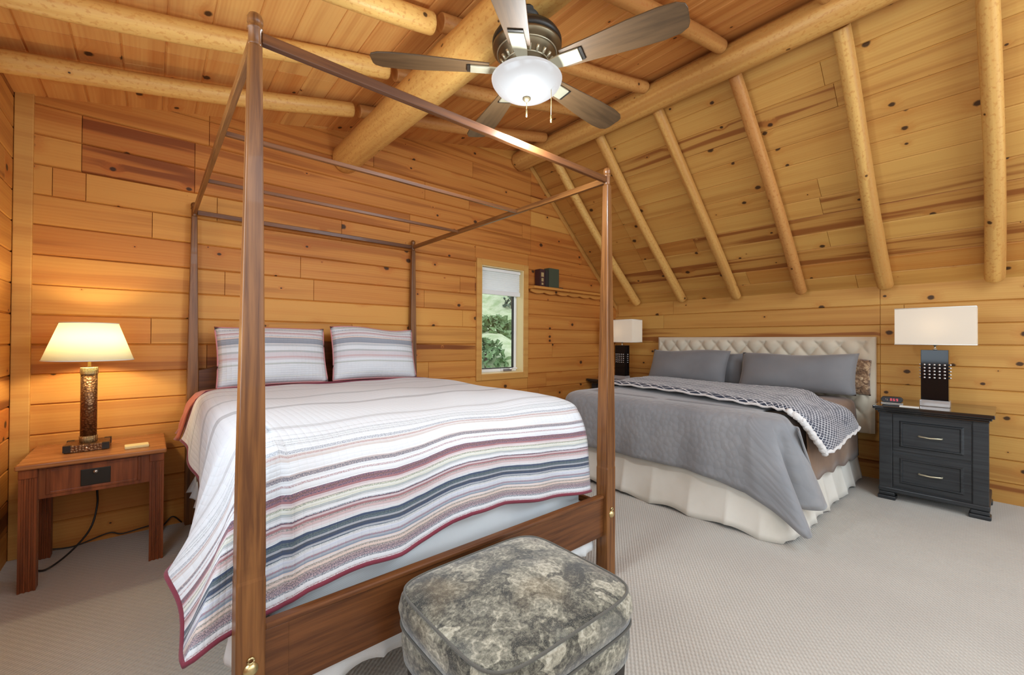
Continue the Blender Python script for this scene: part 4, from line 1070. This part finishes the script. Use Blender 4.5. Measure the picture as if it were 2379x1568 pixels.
mb = MB(); loft(mb, [(.215, -.02, 7, 0), (.228, -.004, 7, 0), (.28, .002, 7, 0), (.328, .0, 7, 0), (.34, -.008, 7, 0)]); mb.build('padded_base', TAPESTRY, ot)
mb = MB(); loft(mb, [(.34, -.01, 7, 0), (.348, .004, 6.5, 0), (.388, .012, 6.5, 0), (.423, .008, 6, 0), (.442, -.004, 6, 0), (.452, -.03, 6, .001), (.458, -.08, 5, .008), (.460, -.14, 4, .012), (.462, -.20, 3, .016), (.4625, -.24, 2.5, .018)]); cu = mb.build('cushion', TAPESTRY, ot)
PIPE = fabric('dark_grey_piping', (.10, .095, .08))
for z, d, n in ((.442, -.001, 6), (.34, .003, 7)):
    mb = MB(); r_ = sup(.307+d, .268+d, n, 96); mb.tube([(x, y, z) for x, y in r_]+[(*r_[0], z)], .0042, 6); mb.build('piping', PIPE, cu)
for sx in (-1, 1):
    for sy in (-1, 1):
        mb = MB(); mb.stack([(0, .016), (.218, .026)], 4, (sx*.246, sy*.209)); mb.build('leg', LEG_BLACK, ot, bevel=.003)

# ---------------------------------------------------------------- shelf with books
sf = thing('wall_shelf', 'pine wall shelf with carved apron in the corner right of the window', 'shelf', (0, 0, 0))
mb = MB(); mb.box((3.35, 3.525, 1.855), (4.72, 3.64, 1.885)); mb.build('shelf_board', PINE_BACK, sf, bevel=.004)
mb = MB(); sc = [(3.37, 1.855)]+[(lerp(3.37, 4.66, i/60), 1.825-.018*abs(math.sin(i/60*math.pi*6))) for i in range(61)]+[(4.66, 1.855)]; mb.prism(sc, 3.60, 3.622, 'Y'); mb.build('apron', PINE_BACK, sf)
def book(label, x, th, h, d, mat, bands):
    t = thing('book', label, 'book', (x, 3.545, 1.885), 0, 'dark books on the wall shelf')
    mb = MB(); mb.box((0, 0, 0), (.004, d, h)); mb.box((th-.004, 0, 0), (th, d, h)); mb.box((0, 0, 0), (th, .004, h)); mb.build('cover', mat, t, bevel=.002)
    mb = MB(); mb.box((.004, .004, .004), (th-.004, d-.005, h-.004)); mb.build('pages', PAPER, t)
    if bands:
        mb = MB()
        for z0, z1, w0 in bands: mb.box((th*(.5-w0/2), -.001, z0), (th*(.5+w0/2), .001, z1))
        mb.build('spine_lettering', GILT, t)
book('dark red book with pale spine lettering, leftmost on the wall shelf', 3.455, .085, .205, .085, BOOK_RED, [(.02, .045, .35), (.06, .10, .4), (.115, .165, .5)])
book('thin black book on the wall shelf between lettered and green books', 3.545, .055, .200, .085, BOOK_BLACK, [])
book('wide dark green book, rightmost on the wall shelf', 3.605, .175, .232, .085, BOOK_GREEN, [])
mb = MB(); mb.lathe([(0, 0), (.03, .0), (.036, .006), (.03, .014), (.01, .018), (0, .018)], (0, 0, 0), 20); o = mb.build('shelf_dish', BLACK_PLASTIC, None); o.location = (3.845, 3.58, 1.885); tag(o, 'small flat black object on the wall shelf right of the books', 'trinket')

# ---------------------------------------------------------------- ceiling fan
FX, FY = 1.23, 1.35
fan = thing('ceiling_fan', 'bronze ceiling fan with five wooden blades and lit white bowl under the thick log', 'fan', (FX, FY, 2.42))
mb = MB(); mb.lathe([(.07, .238), (.07, .232), (.058, .225), (.056, .20), (.056, .15), (.10, .155), (.138, .145), (.150, .125), (.150, .10)], (0, 0, 0), 48); mb.build('canopy', DARK_METAL, fan)
mb = MB(); mb.lathe([(.150, .102), (.148, .088), (.132, .072), (.126, .068), (.124, .062), (.112, .045), (.098, .028), (.094, .022), (.08, .006), (.055, .0), (.05, -.015), (.05, -.03)], (0, 0, 0), 48); hs = mb.build('motor_housing', BRONZE, fan)
mb = MB()
for i in range(20):
    a = 2*math.pi*i/20; mb.tube([(math.cos(a)*.113, math.sin(a)*.113, .045), (math.cos(a)*.098, math.sin(a)*.098, .026)], .007, 6)
for r_, z in ((.128, .068), (.098, .024)): mb.tube([(math.cos(i*math.pi/24)*r_, math.sin(i*math.pi/24)*r_, z) for i in range(49)], .003, 6)
mb.build('ornament_band', PEWTER, hs)
def blade(a):
    rot = Matrix.Rotation(R(a), 4, 'Z'); pitch = Matrix.Rotation(R(-11), 4, 'X')
    out = [(.165, -.045), (.30, -.055), (.45, -.068), (.56, -.072), (.62, -.066), (.648, -.05), (.655, -.03), (.655, .03), (.648, .05), (.62, .066), (.56, .072), (.45, .068), (.30, .055), (.165, .045)]
    mb = MB(); mb.prism(out, -.003, .004); b = mb.build('blade', BLADE_WOOD, fan, bevel=.002); b.matrix_local = rot @ pitch
    mb = MB(); mb.prism([(.05, -.02), (.10, -.022), (.16, -.031), (.245, -.031), (.245, .031), (.16, .031), (.10, .022), (.05, .02)], -.012, -.004)
    k = mb.build('blade_arm', PEWTER, b, bevel=.002)
    mb = MB(); mb.box((.245, -.031, -.008), (.258, .031, -.0035)); mb.build('slot', DARK_METAL, k)
for k in range(5): blade(146-72*k)
mb = MB(); mb.lathe([(.05, -.022), (.10, -.022), (.143, -.03), (.153, -.04), (.150, -.052), (.135, -.074), (.11, -.092), (.07, -.11), (.03, -.118), (0, -.119)], (0, 0, 0), 48); bw = mb.build('light_bowl', BOWL, fan)
mb = MB(); mb.lathe([(.018, -.116), (.018, -.124), (.012, -.130), (.005, -.136), (0, -.138)], (0, 0, 0), 20); mb.build('bowl_finial', BRONZE, bw)
for (dx, dy, z0, z1) in ((0, 0, -.13, -.20), (.065, -.085, -.06, -.235)):
    mb = MB(); mb.tube([(dx, dy, z0), (dx, dy, z1+.03)], .0014, 6); mb.tube([(dx, dy, z1+.03), (dx, dy, z1)], .0035, 8); mb.build('pull_chain', BRASS, fan)
point('fan_light', (FX, FY, 2.13), 46, (.84, .94, 1), .1)

# ---------------------------------------------------------------- outside the window
mb = MB()
def hill(a, b):
    x, y = lerp(-14, 40, a), lerp(5, 60, b)
    return (x, y, -2.6+b*16+.5*math.sin(x*.7+y*.3)+.3*math.sin(x*1.7-y*.9))
mb.grid(hill, 60, 50); struct(mb.build('hillside', GRASS))
def shrub(name, label, cat, x, y, w_, h, mat, seed, tall=False):
    rnd = random.Random(seed); z = -2.6+(y-5)/55*16
    t = thing(name, label, cat, (x, y, z-.1), 0, 'greenery outside the window')
    mb = MB()
    for i in range(150 if not tall else 190):
        th, u = rnd.uniform(0, 6.28), rnd.random()
        if tall: hh = u*h; rr = w_*(1-u)**.8*rnd.uniform(.5, 1); c = Vector((math.cos(th)*rr, math.sin(th)*rr, hh+.3)); s = .16*w_+.1
        else: ph = rnd.uniform(0, 1.4); c = Vector((math.cos(th)*math.cos(ph)*w_, math.sin(th)*math.cos(ph)*w_, math.sin(ph)*h))*rnd.uniform(.75, 1.02); s = .2*w_
        vs_ = [mb.v(c+Vector((rnd.uniform(-s, s), rnd.uniform(-s, s), rnd.uniform(-s, s)))) for _ in range(5)]
        for q in ((0, 1, 2), (0, 2, 3), (0, 3, 4), (1, 2, 4), (1, 3, 4)): mb.face([vs_[k] for k in q])
    mb.build('foliage', mat, t)
    mb = MB(); mb.tube([(0, 0, -.2), (0, 0, h*(.7 if tall else .5))], .12 if tall else .06, 8); mb.build('stem', BARK, t)
shrub('shrub', 'green shrub on the slope low in the window', 'shrub', 11.0, 14.6, 1.0, 1.15, LEAF, 1)
shrub('shrub', 'green shrub on the slope at mid height in the window', 'shrub', 14.3, 18.6, 1.5, 1.3, LEAF, 2)
shrub('shrub', 'small green shrub at the right of the window view', 'shrub', 16.9, 19.6, .9, .9, LEAF, 3)
for i, (x, y) in enumerate(((23.6, 31.6), (25.8, 32.8), (28., 33.4), (30.2, 35))):
    shrub('conifer_tree', ('dark conifer on the hill below the blind, left', 'dark conifer on the hill below the blind, middle', 'dark conifer on the hill below the blind, right', 'dark conifer on the hill behind the others')[i], 'tree', x, y-4, .85, 5.2, LEAF_DARK, 10+i, True)
